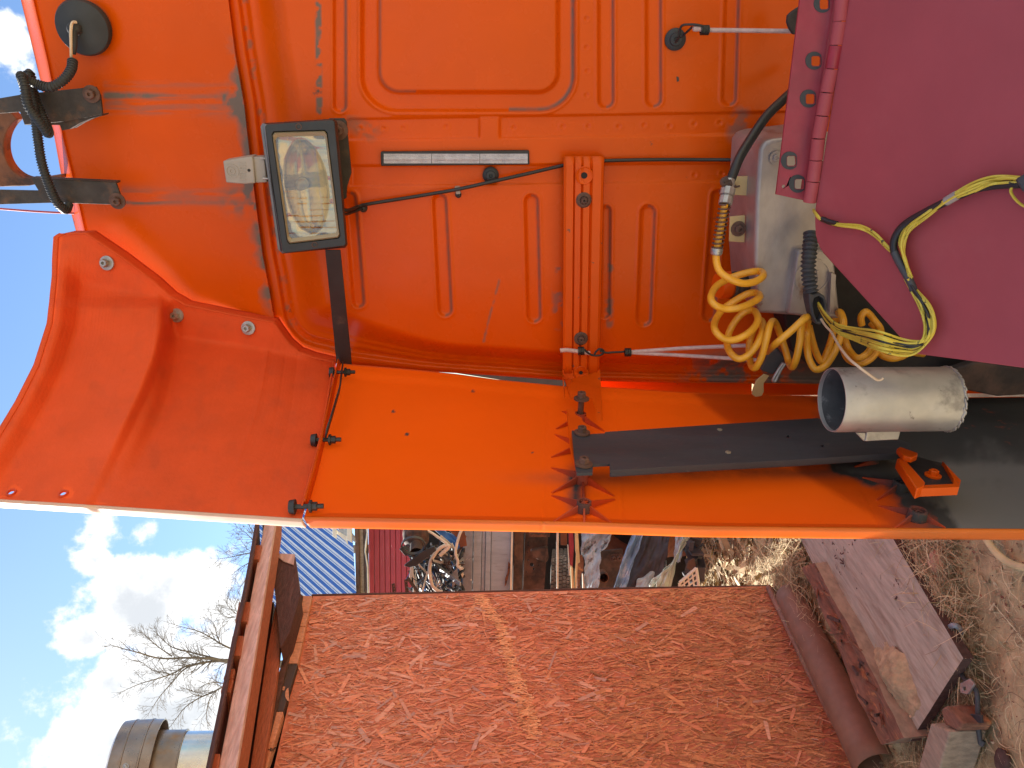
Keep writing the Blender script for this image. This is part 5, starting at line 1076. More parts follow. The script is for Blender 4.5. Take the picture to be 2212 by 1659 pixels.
build('wire_hook', MB().tube(catmull([PY(x, y, 1.53) for x, y in ((1262, 755), (1276, 766), (1292, 768), (1302, 764), (1304, 758), (1297, 754), (1290, 757), (1284, 765))], 5), .0023, 7).tube(catmull([PY(x, y, 1.525) for x, y in ((1296, 758), (1310, 762), (1325, 761), (1345, 760), (1362, 756))], 5), .0023, 7), 'black_cable', b2_, smooth=60)

# ---- corrugated rubber elbow with its boot
elb = thing('rubber_elbow', 'grey corrugated rubber elbow from which the yellow wires fan out', 'wiring boot', PY(1760, 600, 1.30))
ep = np.array(catmull([PY(x, y, Y) for x, y, Y in ((1752, 505, 1.34), (1749, 540, 1.32), (1746, 575, 1.305), (1748, 605, 1.30), (1752, 630, 1.295))], 14))
dl = np.r_[0, np.cumsum(np.linalg.norm(np.diff(ep, axis=0), axis=1))]; rd = .0115 + .0022 * np.cos(dl / dl[-1] * 2 * math.pi * 14)
build('bellows', MB().tube(ep, list(rd), 18), 'grey_rubber', elb, smooth=60)
o2 = [PY(x, y, 1.29) for x, y in ((1748, 632), (1756, 636), (1768, 633), (1782, 640), (1788, 660), (1782, 690), (1772, 703), (1762, 700), (1754, 680), (1748, 652))]
i2_ = [PY(x, y, 1.29) for x, y in ((1759, 645), (1765, 642), (1770, 640), (1778, 646), (1782, 662), (1778, 686), (1772, 696), (1766, 694), (1760, 678), (1757, 655))]
build('boot', MB().prism(o2, (0.002, .022, .004), [i2_]), 'grey_rubber', elb, smooth=40, bevel=.002)
build('boot_inside', MB().prism([p + np.array([0, .012, 0]) for p in i2_], (0, .004, 0)), 'dark_inside', elb)
# ---- wire harness lying over the deck
har = thing('wire_harness', 'loom of yellow and black wires draped over the maroon deck', 'wires', DK(1980, 600, 0.0) - np.array([0, 0, .05]))
def hp(x, y, o): return DK(x, y, o)
base_pts = [(1085, 460), (1150, 560), (1250, 655), (1400, 710), (1600, 765), (1800, 815), (1930, 820), (2015, 765), (2045, 670), (2028, 560), (1985, 450), (1905, 335), (1850, 240)]
for k in range(13):
    oy = random.uniform(-1, 1); pts = []
    for i, (x, y) in enumerate(base_pts):
        sp_ = (.25, .5, .7, 1.0, 1.35, 1.2, .9, .7, .8, .9, .8, .35, .25)[i] * 70
        dx = dy = 0
        if i < 7: dy = sp_ * oy + random.gauss(0, 4)
        else: dx = sp_ * oy * (1 if i > 7 else .7) + random.gauss(0, 4)
        px, py = 1496.3 + (x + dx) / 4, 542.2 + (y + dy) / 4
        if i < 4: p = PY(px, py, (1.29, 1.245, 1.20, 1.15)[i])
        elif i < 7: p = hp(px, py, (.055, .030, .016)[i - 4] + random.uniform(-.004, .006))
        else: p = hp(px, py, .008 + random.uniform(0, .010))
        pts.append(p)
    build('yellow_wire', MB().tube(catmull(pts, 5), .0019, 6), 'yellow_wire' if k % 4 else 'black_cable', har, smooth=60)
build('grey_sleeve', MB().tube(catmull([hp(x, y, o) for x, y, o in ((1974, 628, .012), (1965, 606, .013), (1953, 585, .013), (1940, 562, .013), (1932, 545, .013))], 5), [.0055] * 5 * 4 + [.0055], 12), 'grey_rubber', har, smooth=60)
build('black_sleeve', MB().tube(catmull([hp(x, y, .012) for x, y in ((1933, 550), (1930, 530), (1934, 512), (1946, 493), (1966, 477), (2000, 458), (2035, 440), (2062, 426))], 5), .0055, 10), 'black_cable', har, smooth=60)
build('white_tape', MB().tube([hp(2044, 435, .013), hp(2068, 421, .013)], .0062, 10), 'lamp_grey', har, smooth=60)
up = [(1968, 600), (1955, 560), (1948, 530), (1962, 495), (2000, 465), (2050, 432), (2095, 408), (2135, 392), (2170, 386), (2205, 388)]
for k in range(8):
    oy = random.uniform(-1, 1); pts = [hp(x + oy * s_ * .5 + random.gauss(0, 1), y + oy * s_ + random.gauss(0, 1), .008 + random.uniform(0, .010)) for (x, y), s_ in zip(up, (4, 6, 8, 6, 3, 4, 8, 9, 8, 4))]
    build('yellow_wire', MB().tube(catmull(pts, 5), .0018, 6), 'yellow_wire', har, smooth=60)
build('black_sleeve', MB().tube(catmull([hp(x, y, .008) for x, y in ((2060, 428), (2110, 408), (2160, 400), (2205, 398))], 5), .005, 10), 'black_cable', har, smooth=60)
lf_ = [(1757, 452), (1766, 465), (1778, 475), (1808, 483), (1858, 487), (1890, 503), (1917, 530), (1942, 552), (1952, 575)]
for k in range(6):
    oy = random.uniform(-1, 1); pts = [hp(x, y + oy * s_ + random.gauss(0, .6), (-.004 if i == 0 else .006 + random.uniform(0, .006))) for i, ((x, y), s_) in enumerate(zip(lf_, (4, 4, 3, 4, 8, 9, 8, 5, 5)))]
    build('yellow_wire', MB().tube(catmull(pts, 5), .0018, 6), 'yellow_wire', har, smooth=60)
build('black_sleeve', MB().tube([hp(1776, 473, .009), hp(1790, 479, .009), hp(1808, 484, .009)], .0046, 10), 'black_cable', har, smooth=60)
build('yellow_wire', MB().tube(catmull([hp(x, y, .01) for x, y in ((2200, 402), (2187, 404), (2184, 415), (2195, 432), (2214, 446), (2250, 455))], 5), .0018, 6), 'yellow_wire', har, smooth=60)
ww = [(1110, 590, 1.28), (1150, 650, 1.25), (1200, 705, 1.22), (1265, 820, 1.15), (1345, 925, 1.08), (1440, 1005, 1.05), (1530, 1072, 1.045), (1590, 1112, 1.045), (1625, 1112, 1.045), (1645, 1095, 1.045)]
w_ = build('white_wire', MB().tube(zc_(ww), .0021, 7), 'white_wire', label='single pale wire with a stripped copper end dangling over the pipe', cat='wire', smooth=60)
# ---- dark buckle and yellow leaf-like tag below the hose
tg = thing('cord_buckle', 'dark grey buckle with a curled yellow tag under the hose', 'buckle', PY(1668, 800, 1.38))
build('buckle_plate', MB().prism([PY(x, y, 1.38) for x, y in ((1662, 762), (1680, 754), (1697, 778), (1670, 810), (1643, 800), (1652, 784))], (.004, .012, 0)), 'grey_rubber', tg, bevel=.002)
build('buckle_bar', MB().tube(catmull([PY(x, y, 1.365) for x, y in ((1696, 785), (1686, 800), (1675, 822), (1670, 820), (1682, 798), (1692, 784))], 5), .0032, 8), 'zinc', tg, smooth=60)
build('yellow_tag', MB().prism([PY(x, y, 1.37 + .00015 * (y - 810)) for x, y in ((1650, 808), (1662, 812), (1650, 828), (1650, 846), (1645, 856), (1632, 858), (1624, 852), (1627, 838), (1634, 822))], (0, .003, 0)), 'cream_tab', tg, bevel=.001)
# ================================================================ YARD: boards, timber and pipes on the ground
def G(px, py, z=0.0): return PZ(px, py, z)
def slab(pts, ztop, th): return MB().prism([G(x, y, ztop) for x, y in pts], (0, 0, -th))
pk = thing('ground_board', 'wide weathered grey board lying flat with a heap of sand on it', 'board', G(1900, 1350, 0))
outline = [(1846, 1020), (1729.6, 1162), (1733, 1180), (1760, 1230), (1800, 1305), (1850, 1392), (1905, 1490), (1966, 1601), (2020, 1518), (2081, 1422), (2040, 1352), (1990, 1268), (1925, 1157), (1890, 1100)]
nu, nv = 150, 60
Lft = interp([(1690, 1085), (1733, 1172), (1800, 1305), (1905, 1490), (1966.4, 1601)], np.linspace(0, 1, nu)); Rgt = interp([(1880, 1075), (1925.6, 1157), (1990, 1268), (2081, 1422)], np.linspace(0, 1, nu))
vv = np.linspace(0, 1, nv)[None, :, None]; Gd = Lft[:, None] * (1 - vv) + Rgt[:, None] * vv
ZB = 0.062
R_ = rayA(Gd[..., 0], Gd[..., 1]); Pb = CAM + R_ * ((ZB - CAM[2]) / R_[..., 2])[..., None]
Pb[..., 2] += .006 * (fbm(Pb[..., 0], Pb[..., 1], 5, 3, 201) - .5)
mb = MB().grid(Pb); build('board_top', mb, 'ground_board', pk, smooth=180, solid=0)
ring = np.concatenate([Pb[:, 0], Pb[-1, 1:], Pb[::-1, -1][1:], Pb[0, ::-1][1:-1]]); k = len(ring)
mb = MB(); mb.add(list(ring) + [p - np.array([0, 0, .034]) for p in ring], [(i, (i + 1) % k, (i + 1) % k + k, i + k) for i in range(k)] + [tuple(range(2 * k - 1, k - 1, -1))])
build('board_edge', mb, 'bark', pk, smooth=0)
# heap of sand
hc, hw = G(1935, 1462, ZB), None
cA, cB, cC = G(1885, 1440, ZB), G(1992, 1545, ZB), G(1985, 1425, ZB)
ex = (cB - cA); lx = np.linalg.norm(ex); ex /= lx; ey = np.array([-ex[1], ex[0], 0]); ly = abs(np.dot(cC - cA, ey)) * 1.05
HU, HV = np.meshgrid(np.linspace(-.62, .62, 130), np.linspace(-.62, .62, 130), indexing='ij')
HX = hc[0] + HU * lx * .82 * ex[0] + HV * ly * .95 * ey[0]; HY = hc[1] + HU * lx * .82 * ex[1] + HV * ly * .95 * ey[1]
pr = 1 - np.hypot(HU, HV) / .6 + 1.3 * (fbm(HX, HY, 8, 4, 210) - .48)
HZ = .050 * np.clip(pr - .08, 0, 1.2) ** .9 * (.45 + 1.1 * fbm(HX, HY, 17, 4, 211)) + .012 * (fbm(HX, HY, 55, 3, 212) - .4) * (pr > .05)
kp = (HZ[:-1, :-1] + HZ[1:, 1:]) > .004
heap = build('sand_heap', MB().grid(np.stack([HX, HY, ZB + HZ - .003], -1), kp), 'sand', smooth=180, label='small heap of damp sand spilled on the wide grey board', cat='sand heap')
# rotten timber beside the board
tb = thing('rotten_timber', 'thick rotten brown timber split along the top, beside the wide board', 'timber', G(1830, 1420, 0))
E1 = interp([(1733, 1226), (1760, 1284), (1794, 1358), (1835, 1468), (1900, 1609)], np.linspace(0, 1, 60)); E2 = interp([(1758, 1216), (1790, 1282), (1826, 1345), (1900, 1486), (1953, 1594)], np.linspace(0, 1, 60))
zt_ = .12
vv = np.linspace(0, 1, 22)[None, :, None]; Gd = E1[:, None] * (1 - vv) + E2[:, None] * vv
R_ = rayA(Gd[..., 0], Gd[..., 1]); Pt = CAM + R_ * ((zt_ - CAM[2]) / R_[..., 2])[..., None]
crk = fbm(Pt[..., 0], Pt[..., 1], 7, 4, 220); vq = np.linspace(0, 1, 22)[None] * np.ones((60, 1))
Pt[..., 2] += .030 * (crk - .5) - .028 * np.exp(-((vq - .5 - .5 * (crk - .5)) / .16) ** 2) * sst(np.linspace(0, 1, 60), .05, .2)[:, None] * (1 - sst(np.linspace(0, 1, 60), .8, .92))[:, None]
build('split_top', MB().grid(Pt), 'rotten_wood', tb, smooth=180)
ring = np.concatenate([Pt[:, 0], Pt[-1, 1:], Pt[::-1, -1][1:], Pt[0, ::-1][1:-1]]); k = len(ring)
mb = MB(); mb.add(list(ring) + [np.array([p[0] + .01, p[1], 0.0]) for p in ring], [(i, (i + 1) % k, (i + 1) % k + k, i + k) for i in range(k)])
build('timber_side', mb, 'old_grey_wood', tb, smooth=0)
for k_ in range(26):
    f = random.random(); x, y = E1[int(f * 59)] + (E2[int(f * 59)] - E1[int(f * 59)]) * random.uniform(.15, .95)
    p = G(x, y, zt_ + .002); s_ = random.uniform(.008, .026); d_ = np.array([random.gauss(.4, .4), random.gauss(-1, .3), random.gauss(0, .3)]); d_ /= np.linalg.norm(d_)
    build('splinter', MB().bar(p - d_ * s_ * 1.6, p + d_ * s_ * 1.6, s_ * .5, s_ * .35), random.choice(['rotten_wood', 'bark', 'rust_orange']), tb)
# rolled gutter
g0, g1 = G(1706, 1284, .06), G(1891, 1652, .06); g1 = g1 + (g1 - g0) * .02
gt = thing('gutter_pipe', 'brown sheet metal gutter roll lying along the foot of the shed', 'gutter', G(1800, 1470, 0))
dv = g1 - g0; L_ = np.linalg.norm(dv); sd_ = np.cross(dv / L_, [0, 0, 1]); rows = []
for t_ in np.linspace(0, 1, 12):
    rg = .072 + .018 * t_; rows.append([g0 + dv * t_ + sd_ * rg * math.cos(a) + np.array([0, 0, rg * .95 * math.sin(a)]) for a in np.linspace(-.9, math.pi + .5, 30)])
build('gutter_sheet', MB().grid(np.array(rows)), 'brown_gutter', gt, smooth=60, solid=.004)
rr_ = np.array(rows)[0]; build('gutter_end', MB().add(list(rr_), [tuple(range(30))]), 'brown_gutter', gt, smooth=0)
rod0, rod1 = Wp(1660, 1268, .03), Wp(1862, 1675, .03)
build('skirting_rod', MB().tube([rod0, (rod0 + rod1) / 2 + np.array([0, 0, .006]), rod1 + (rod1 - rod0) * .2], .016, 10), 'brown_rod', label='thin brown rod along the bottom edge of the strand board', cat='rod', smooth=60)
build('sill_beam', MB().prism([Wp(1661, 1268, -.02), Wp(2000, 1960, -.02), Wp(2040, 1960, -.02), Wp(1682, 1268, -.02)], -wn_ * .1), 'osb_edge', shed)
# wood offcut
def lump(pts, z0, z1, m, name, par, dz=0, bev=.006):
    return build(name, MB().hull2([G(x, y, z1 + dz * i) for i, (x, y) in enumerate(pts)], [np.array([*G(x, y, z1)[:2], z0]) for x, y in pts]), m, par, bevel=bev)
oc = build('timber_offcut', MB().hull2([G(x, y, .12) for x, y in ((2010, 1562), (2052, 1580), (2012, 1720), (1968, 1712))], [np.array([*G(x, y, .12)[:2], 0.0]) for x, y in ((2010, 1562), (2052, 1580), (2012, 1720), (1968, 1712))]), 'old_grey_wood', label='grey squared timber offcut on the sand below the wide board', cat='timber', bevel=.006)
build('wood_chunk', MB().hull2([G(x, y, .10) for x, y in ((2032, 1530), (2044, 1524), (2080, 1564), (2068, 1580), (2040, 1566))], [np.array([*G(x, y, .10)[:2], 0.0]) for x, y in ((2032, 1530), (2044, 1524), (2080, 1564), (2068, 1580), (2040, 1566))]), 'rotten_wood', label='small dark brown wood chunk at the head of the grey offcut', cat='wood', bevel=.008)
# bent rod with lugs
br_ = thing('bent_rod', 'dark bent rod with two drilled metal lugs on the sand', 'rod', G(2112, 1540, 0))
build('rod', MB().tube(catmull([G(x, y, z) for x, y, z in ((2072, 1448, .03), (2085, 1468, .035), (2108, 1490, .03), (2112, 1530, .03), (2114, 1575, .03), (2119, 1608, .025), (2124, 1600, .02))], 5), .0075, 8), 'grey_rubber', br_, smooth=60)
for lab, c4, hc_ in (('dark drilled lug', [(2082, 1541), (2118, 1545), (2120, 1562), (2082, 1556)], (2089, 1549)), ('pale drilled lug', [(2074, 1476), (2094, 1466), (2104, 1478), (2090, 1500), (2073, 1496)], (2083, 1488))):
    build('lug', MB().prism([G(x, y, .05) for x, y in c4], (0, 0, -.008), [[G(hc_[0] + 3.6 * math.cos(a), hc_[1] + 4.5 * math.sin(a), .05) for a in np.linspace(0, 2 * math.pi, 9)[:-1]]]), 'black_metal' if 'dark' in lab else 'zinc', br_, label=lab, bevel=.001)
build('garden_hose', MB().tube(catmull([G(x, y, .022) for x, y in ((2095, 1085), (2110, 1128), (2126, 1157), (2148, 1189), (2173, 1211), (2200, 1223), (2240, 1230), (2330, 1235))], 6), .011, 10), 'pale_board', label='pale yellow hose curving over the sand near the fairing', cat='hose', smooth=60)
build('pipe_bend', MB().tube(catmull([G(x, y, z) for x, y, z in ((2049, 1363, .01), (2053, 1354, .04), (2062, 1351, .05), (2072, 1356, .03), (2078, 1366, .01))], 5), .009, 10), 'scrap_grey', label='short bent grey pipe sticking out of the straw', cat='pipe', smooth=60)
st_ = build('wood_scrap', MB().lathe(G(2028, 1213, .02), (0.2, 0, 1), [(0, -.02), (.035, -.01), (.042, .008), (.030, .022), (0, .028)], 9), 'plank_pale', label='small pale wood scrap among the dry straw', cat='wood', smooth=40)
for (x, y, z, rr0, lab) in ((2165, 1640, 0, .032, 'reddish lump of bark at the bottom corner of the sand'), (2072, 1548, 0, .035, 'pale sandy stone beside the drilled lug')):
    mb = MB(); bm = bmesh.new(); bmesh.ops.create_icosphere(bm, subdivisions=3, radius=1)
    V = np.array([v.co[:] for v in bm.verts]); F_ = [tuple(v.index for v in f.verts) for f in bm.faces]; bm.free()
    nn = fbm(V[:, 0] + V[:, 2] * 1.7 + x, V[:, 1] - V[:, 2] + y, 1.2, 4, 7); V = V * (0.6 + .7 * nn)[:, None] * np.array([1.2, .9, .55]) * rr0
    build('clod', mb.add(V + G(x, y, .01), F_), 'sand' if 'pale' in lab else ('bark' if 'reddish' in lab else 'rotten_wood'), label=lab, cat='clod', smooth=60)

# ---- straw, wood chips and litter
def scatter(name, poly, n, Lr, Wr, m, lift=(.0, .03), curl=.5, flat=False, seed=1, mask=None):
    r = np.random.default_rng(seed); Q = np.array([G(x, y, 0)[:2] for x, y in poly]); lo_, hi_ = Q.min(0), Q.max(0)
    X = r.uniform(lo_[0], hi_[0], n); Y = r.uniform(lo_[1], hi_[1], n); ok = inside(X, Y, [tuple(q) for q in Q])
    if mask is not None: ok &= mask(X, Y, r)
    X, Y = X[ok], Y[ok]; n = len(X); Z0 = gz(X, Y) + r.uniform(*lift, n)
    L_ = r.uniform(*Lr, n); W_ = r.uniform(*Wr, n); a = r.uniform(0, 2 * np.pi, n); el = r.normal(0.05, .25, n) if not flat else r.normal(0, .3, n); bend = r.normal(0, curl, n)
    mb = MB(); ks = 5 if not flat else 2; V = []; Fc = []
    t = np.linspace(-.5, .5, ks)
    roll = r.normal(0, .5, n)
    for i in range(ks):
        aa = a + bend * t[i]; cx = X + np.cos(aa) * L_ * t[i]; cy = Y + np.sin(aa) * L_ * t[i]; cz = Z0 + np.sin(el) * L_ * (t[i] + .3) + .15 * L_ * (.25 - t[i] ** 2) * (0 if flat else 1)
        w = W_ * (1 if flat else (1 - abs(t[i]) * 1.2)); sx_, sy_ = -np.sin(aa) * w / 2, np.cos(aa) * w / 2; sz_ = np.sin(roll) * w / 2
        V.append(np.stack([cx - sx_, cy - sy_, cz - sz_], -1)); V.append(np.stack([cx + sx_, cy + sy_, cz + sz_], -1))
    V = np.stack(V, 1); k2 = 2 * ks; base_ = np.arange(n)[:, None] * k2
    Q4 = np.concatenate([base_ + np.array([[2 * i, 2 * i + 1, 2 * i + 3, 2 * i + 2]]) for i in range(ks - 1)], 1).reshape(-1, 4)
    mb.V = V.reshape(-1, 3); mb.Q = Q4
    o = build(name, mb, m, kind='stuff', smooth=0); return o
straw_band = [(1905, 1105), (2060, 1105), (2065, 1230), (2085, 1310), (2110, 1420), (2095, 1500), (2060, 1445), (2085, 1420), (2040, 1350), (1990, 1268)]
scatter('dry_grass', straw_band, 9000, (.05, .22), (.0012, .0032), 'straw', (.0, .05), 1.0, seed=2)
scatter('dry_grass', [(1660, 1180), (1730, 1165), (1760, 1230), (1745, 1240), (1800, 1390), (1860, 1560), (1835, 1520), (1780, 1420), (1735, 1320), (1700, 1260), (1650, 1240)], 4500, (.06, .22), (.0012, .003), 'straw', (.01, .10), 1.2, seed=3)
scatter('dry_grass', [(1930, 1100), (2330, 1100), (2330, 1760), (1900, 1760), (1966, 1601), (2081, 1422)], 3200, (.04, .16), (.001, .0026), 'straw', (.0, .012), 1.0, seed=4)
scatter('dry_grass', [(1960, 1595), (2080, 1425), (2120, 1470), (2040, 1590), (1985, 1720), (1930, 1760), (1880, 1720)], 4000, (.04, .14), (.0012, .0028), 'straw', (.0, .03), 1.0, seed=5)
scatter('dry_grass', [(1500, 700), (2250, 700), (2250, 1110), (1720, 1150), (1500, 1140)], 3500, (.06, .25), (.0012, .003), 'straw', (.0, .03), 1.0, seed=6)
chipz = [(1490, 1080), (1735, 1080), (1750, 1240), (1690, 1268), (1655, 1266), (1490, 1300)]
scatter('wood_chips', chipz, 16000, (.02, .085), (.006, .022), 'chips', (.0, .025), 0, True, seed=7)
scatter('wood_chips', chipz, 900, (.08, .20), (.02, .05), 'chips', (.01, .05), 0, True, seed=8)
scatter('dry_grass', chipz, 5000, (.05, .20), (.0015, .003), 'straw', (.0, .05), 1.0, seed=9)
scatter('wood_chips', [(1690, 1190), (2320, 1100), (2320, 1760), (1850, 1760)], 2600, (.006, .03), (.003, .010), 'chips', (.0, .008), 0, True, seed=10)
litter = scatter('litter', [(1740, 1170), (1925, 1160), (2078, 1422), (1966, 1596)], 420, (.006, .022), (.003, .008), 'bark', (.0, .002), 0, True, seed=11); litter.location.z += ZB + .006

# ================================================================ SCRAP YARD BEYOND THE SHED
JD = 5.6
def J(px, py, d=JD): return PD(px, py, d)
def jp(pts, d, th): return MB().prism([J(x, y, d) for x, y in pts], FW * th)
def jt(name, m, pts, d, th, label, cat, par=None, bev=.004, group=None, **k):
    return build(name, jp(pts, d, th), m, par, label=label, cat=cat, bevel=bev, group=group, **k)
# blue roofed shed with maroon siding
bs = thing('roofed_shed', 'maroon sided shed under a corrugated blue roof with painted sky glare', 'shed', np.array([*J(830, 1210, 8.4)[:2], 0]))
e1, e2 = J(757, 1075, 8.0), J(771, 1300, 7.6); up_ = J(575, 1130, 9.2) - J(771, 1300, 7.6)
run = e2 - e1; per = 20.5 * 7.8 / F_PX; nrid = int(np.linalg.norm(run) / per) + 12; rn = run / np.linalg.norm(run)
nrm = np.cross(rn, up_ / np.linalg.norm(up_)); nrm = nrm if np.dot(nrm, FW) < 0 else -nrm
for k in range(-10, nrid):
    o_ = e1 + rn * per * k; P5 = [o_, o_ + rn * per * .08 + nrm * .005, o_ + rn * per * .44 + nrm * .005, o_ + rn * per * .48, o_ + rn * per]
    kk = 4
    for (i, j), m in (((0, 3), 'blue_sheet'), ((3, 4), 'roof_glare')):  # troughs coloured white in place of glare on the flats
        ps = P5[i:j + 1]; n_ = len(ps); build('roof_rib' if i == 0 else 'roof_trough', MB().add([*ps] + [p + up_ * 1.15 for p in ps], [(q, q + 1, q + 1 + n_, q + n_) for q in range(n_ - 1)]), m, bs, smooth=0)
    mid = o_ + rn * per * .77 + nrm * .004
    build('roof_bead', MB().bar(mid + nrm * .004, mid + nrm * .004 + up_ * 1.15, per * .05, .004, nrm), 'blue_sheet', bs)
for i, (x0, x1, m) in enumerate(((768, 777, 'rust_brown'), (777.5, 787, 'old_grey_wood'), (787.5, 795, 'rust_brown'))):
    build('fascia_board', jp([(x0 - 4, 1060), (x1 - 4, 1060), (x1 + 1, 1300), (x0 + 1, 1300)], 7.7 + .03 * (i % 2), .05), m, bs, bevel=.006)
build('fascia_wire', MB().tube([J(x, y, 7.6) for x, y in ((790, 1060), (791, 1130), (793, 1150), (789, 1192), (794, 1225), (795, 1290))], .008, 6), 'scrap_white', bs, smooth=60)
xr = np.arange(795, 905, 11.6)
for a, b_ in zip(xr[:-1], xr[1:]):
    build('siding_panel', jp([(a + .8, 1060), (b_, 1060), (b_ + 2, 1310), (a + 2.8, 1310)], 7.9, .03), 'maroon_siding', bs, bevel=.006)
build('siding_back', jp([(795, 1060), (910, 1060), (912, 1310), (797, 1310)], 7.925, .05), 'maroon_siding', bs)
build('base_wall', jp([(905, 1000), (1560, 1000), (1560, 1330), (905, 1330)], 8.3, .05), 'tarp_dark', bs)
wr = thing('metal_stand', 'white metal frame standing in front of the blue corrugated roof', 'frame', J(760, 1150, 7.2))
for (x0, x1, y0, y1) in ((717, 725, 1070, 1164), (748, 758, 1070, 1172)): build('post', jp([(x0, y0), (x1, y0), (x1 + 1, y1), (x0 + 1, y1 - 6)], 7.2, .03), 'white_metal', wr, bevel=.003)
build('rail', jp([(690, 1122), (745, 1168), (751, 1176), (748, 1160)], 7.25, .02), 'white_metal', wr)
build('grey_wedge', jp([(725, 1128), (748, 1140), (765, 1160), (768, 1172), (735, 1150)], 7.35, .04), 'scrap_grey', wr)
# exhaust silencer
si = thing('exhaust_silencer', 'big rusty exhaust silencer pointing its dark mouth at the camera', 'silencer', J(900, 1170, 5.2))
ax3 = -FW * .75 + RT * -.50 + np.array([0, 0, -.1]); s5 = 5.2 / F_PX
c3 = J(899, 1186, 5.1)
build('outlet', MB().lathe(c3, ax3, [(12.0 * s5, -.06), (13.5 * s5, .03), (12.4 * s5, .03), (11.5 * s5, -.1), (0, -.1)], 28), 'rust_brown', si, smooth=40)
build('end_cone', MB().lathe(c3, ax3, [(12.5 * s5, -.045), (26 * s5, -.075), (28 * s5, -.09), (28 * s5, -.14)], 32), 'rust_brown', si, smooth=40)
build('shell', MB().lathe(c3, ax3, [(28 * s5, -.13), (29 * s5, -.135), (29 * s5, -.15), (27.5 * s5, -.155), (27.5 * s5, -.8)], 32), 'rust', si, smooth=40)
build('rim_ring', MB().lathe(J(893, 1176, 5.0), ax3, [(25 * s5, 0), (25.5 * s5, .02), (23 * s5, .02), (22.5 * s5, 0)], 30, close=True), 'scrap_black', si, smooth=40)
# blue frame
bf = thing('blue_frame', 'bright blue steel frame leaning in the scrap heap', 'frame', J(960, 1160, 5.5))
build('side_member', jp([(922, 1130), (946, 1130), (975, 1163), (1000, 1187), (998, 1195), (986, 1190), (955, 1160)], 5.5, .04), 'scrap_blue', bf, bevel=.004)
build('gusset', jp([(966, 1150), (984, 1158), (1000, 1168), (1003, 1190), (985, 1180), (976, 1166), (966, 1168)], 5.52, .02), 'scrap_blue', bf)
build('edge_bar', MB().bar(J(951, 1158, 5.45), J(979, 1182, 5.45), .012, .02), 'scrap_white', bf)
# black panels and the tangle of scrap
jt('plastic_trim', 'scrap_black', [(872, 1222), (910, 1192), (938, 1180), (942, 1190), (900, 1222), (884, 1226)], 5.0, .03, 'black plastic trim panel sticking out of the scrap heap', 'panel')
jt('plastic_trim', 'scrap_black', [(862, 1186), (871, 1181), (880, 1198), (884, 1194), (876, 1202)], 5.2, .03, 'small dark flap beside the silencer', 'panel')
jt('white_sheet', 'scrap_white', [(886, 1225), (893, 1225), (893, 1240), (897, 1252), (898, 1290), (892, 1290), (892, 1262), (884, 1248)], 5.3, .02, 'bent white sheet edge at the side of the scrap heap', 'sheet')
for x0, y0, lab in ((846, 1262, 'drilled dark steel strip nearest the maroon siding'), (873, 1253, 'drilled dark steel strip beside the bent white sheet')):
    q_ = build('drilled_strip', MB().prism([J(x, y, 5.2) for x, y in ((x0, y0), (x0 + 6, y0 - 2), (x0 + 12, y0 + 40), (x0 + 4, y0 + 42))], FW * .01, [[J(x0 + 4 + 1.2 * k + 1.3 * math.cos(a), y0 + 4 + 6 * k + 1.6 * math.sin(a), 5.2) for a in np.linspace(0, 6.28, 7)[:-1]] for k in range(3)]), 'rust_brown', label=lab, cat='steel strip')
hp_ = thing('scrap_heap', 'dark tangle of thin scrap metal between the silencer and the grey trailer', 'scrap heap', J(960, 1240, 5.6))
rs_ = random.Random(5)
mb = {k: MB() for k in ('scrap_black', 'scrap_grey', 'scrap_white', 'rust_brown', 'scrap_blue')}
for k in range(230):
    x, y = rs_.uniform(893, 1000), rs_.uniform(1190, 1300); a = rs_.gauss(.9, .9); L_ = rs_.uniform(6, 34); d_ = rs_.uniform(5.3, 5.9)
    m = rs_.choices(list(mb), (8, 4, 1.0, 3, 1))[0]
    p, q_ = J(x - math.cos(a) * L_, y - math.sin(a) * L_, d_), J(min(x + math.cos(a) * L_, 1003), y + math.sin(a) * L_, d_ + rs_.uniform(-.2, .2)); w_ = rs_.uniform(.004, .03)
    mb[m].bar(p, q_, w_, rs_.uniform(.004, .014))
for m, b_ in mb.items(): 
    o = build('scrap_pieces', b_, m, hp_); o['kind'] = 'stuff'
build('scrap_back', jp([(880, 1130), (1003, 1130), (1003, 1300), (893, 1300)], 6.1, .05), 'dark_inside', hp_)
build('scrap_plate', jp([(976, 1240), (988, 1226), (990, 1252), (978, 1270)], 5.3, .01), 'scrap_grey', hp_)
build('scrap_plate', jp([(911, 1190), (950, 1186), (985, 1192), (930, 1214)], 5.4, .02), 'scrap_black', hp_)
def jtube(name, pts, r, m, lab, cat, d=5.2): return build(name, MB().tube(catmull([J(x, y, d) for x, y in pts], 6), r, 7), m, label=lab, cat=cat, smooth=60)
jtube('pale_tube', [(950, 1200), (962, 1189), (970, 1180), (960, 1179), (946, 1188), (934, 1205), (930, 1215), (928, 1230), (930, 1252), (936, 1268), (948, 1277), (956, 1279)], .013, 'scrap_white', 'bent cream coloured tube hooked through the scrap heap', 'tube')
jtube('pale_tube', [(1003, 1136), (993, 1154), (986, 1180), (984, 1196), (989, 1212), (988, 1222), (996, 1228), (1000, 1226)], .010, 'scrap_white', 'thin cream tube standing beside the galvanised strip', 'tube')
jtube('pale_tube', [(921, 1145), (940, 1156), (966, 1175)], .009, 'scrap_white', 'straight pale tube above the blue frame', 'tube')
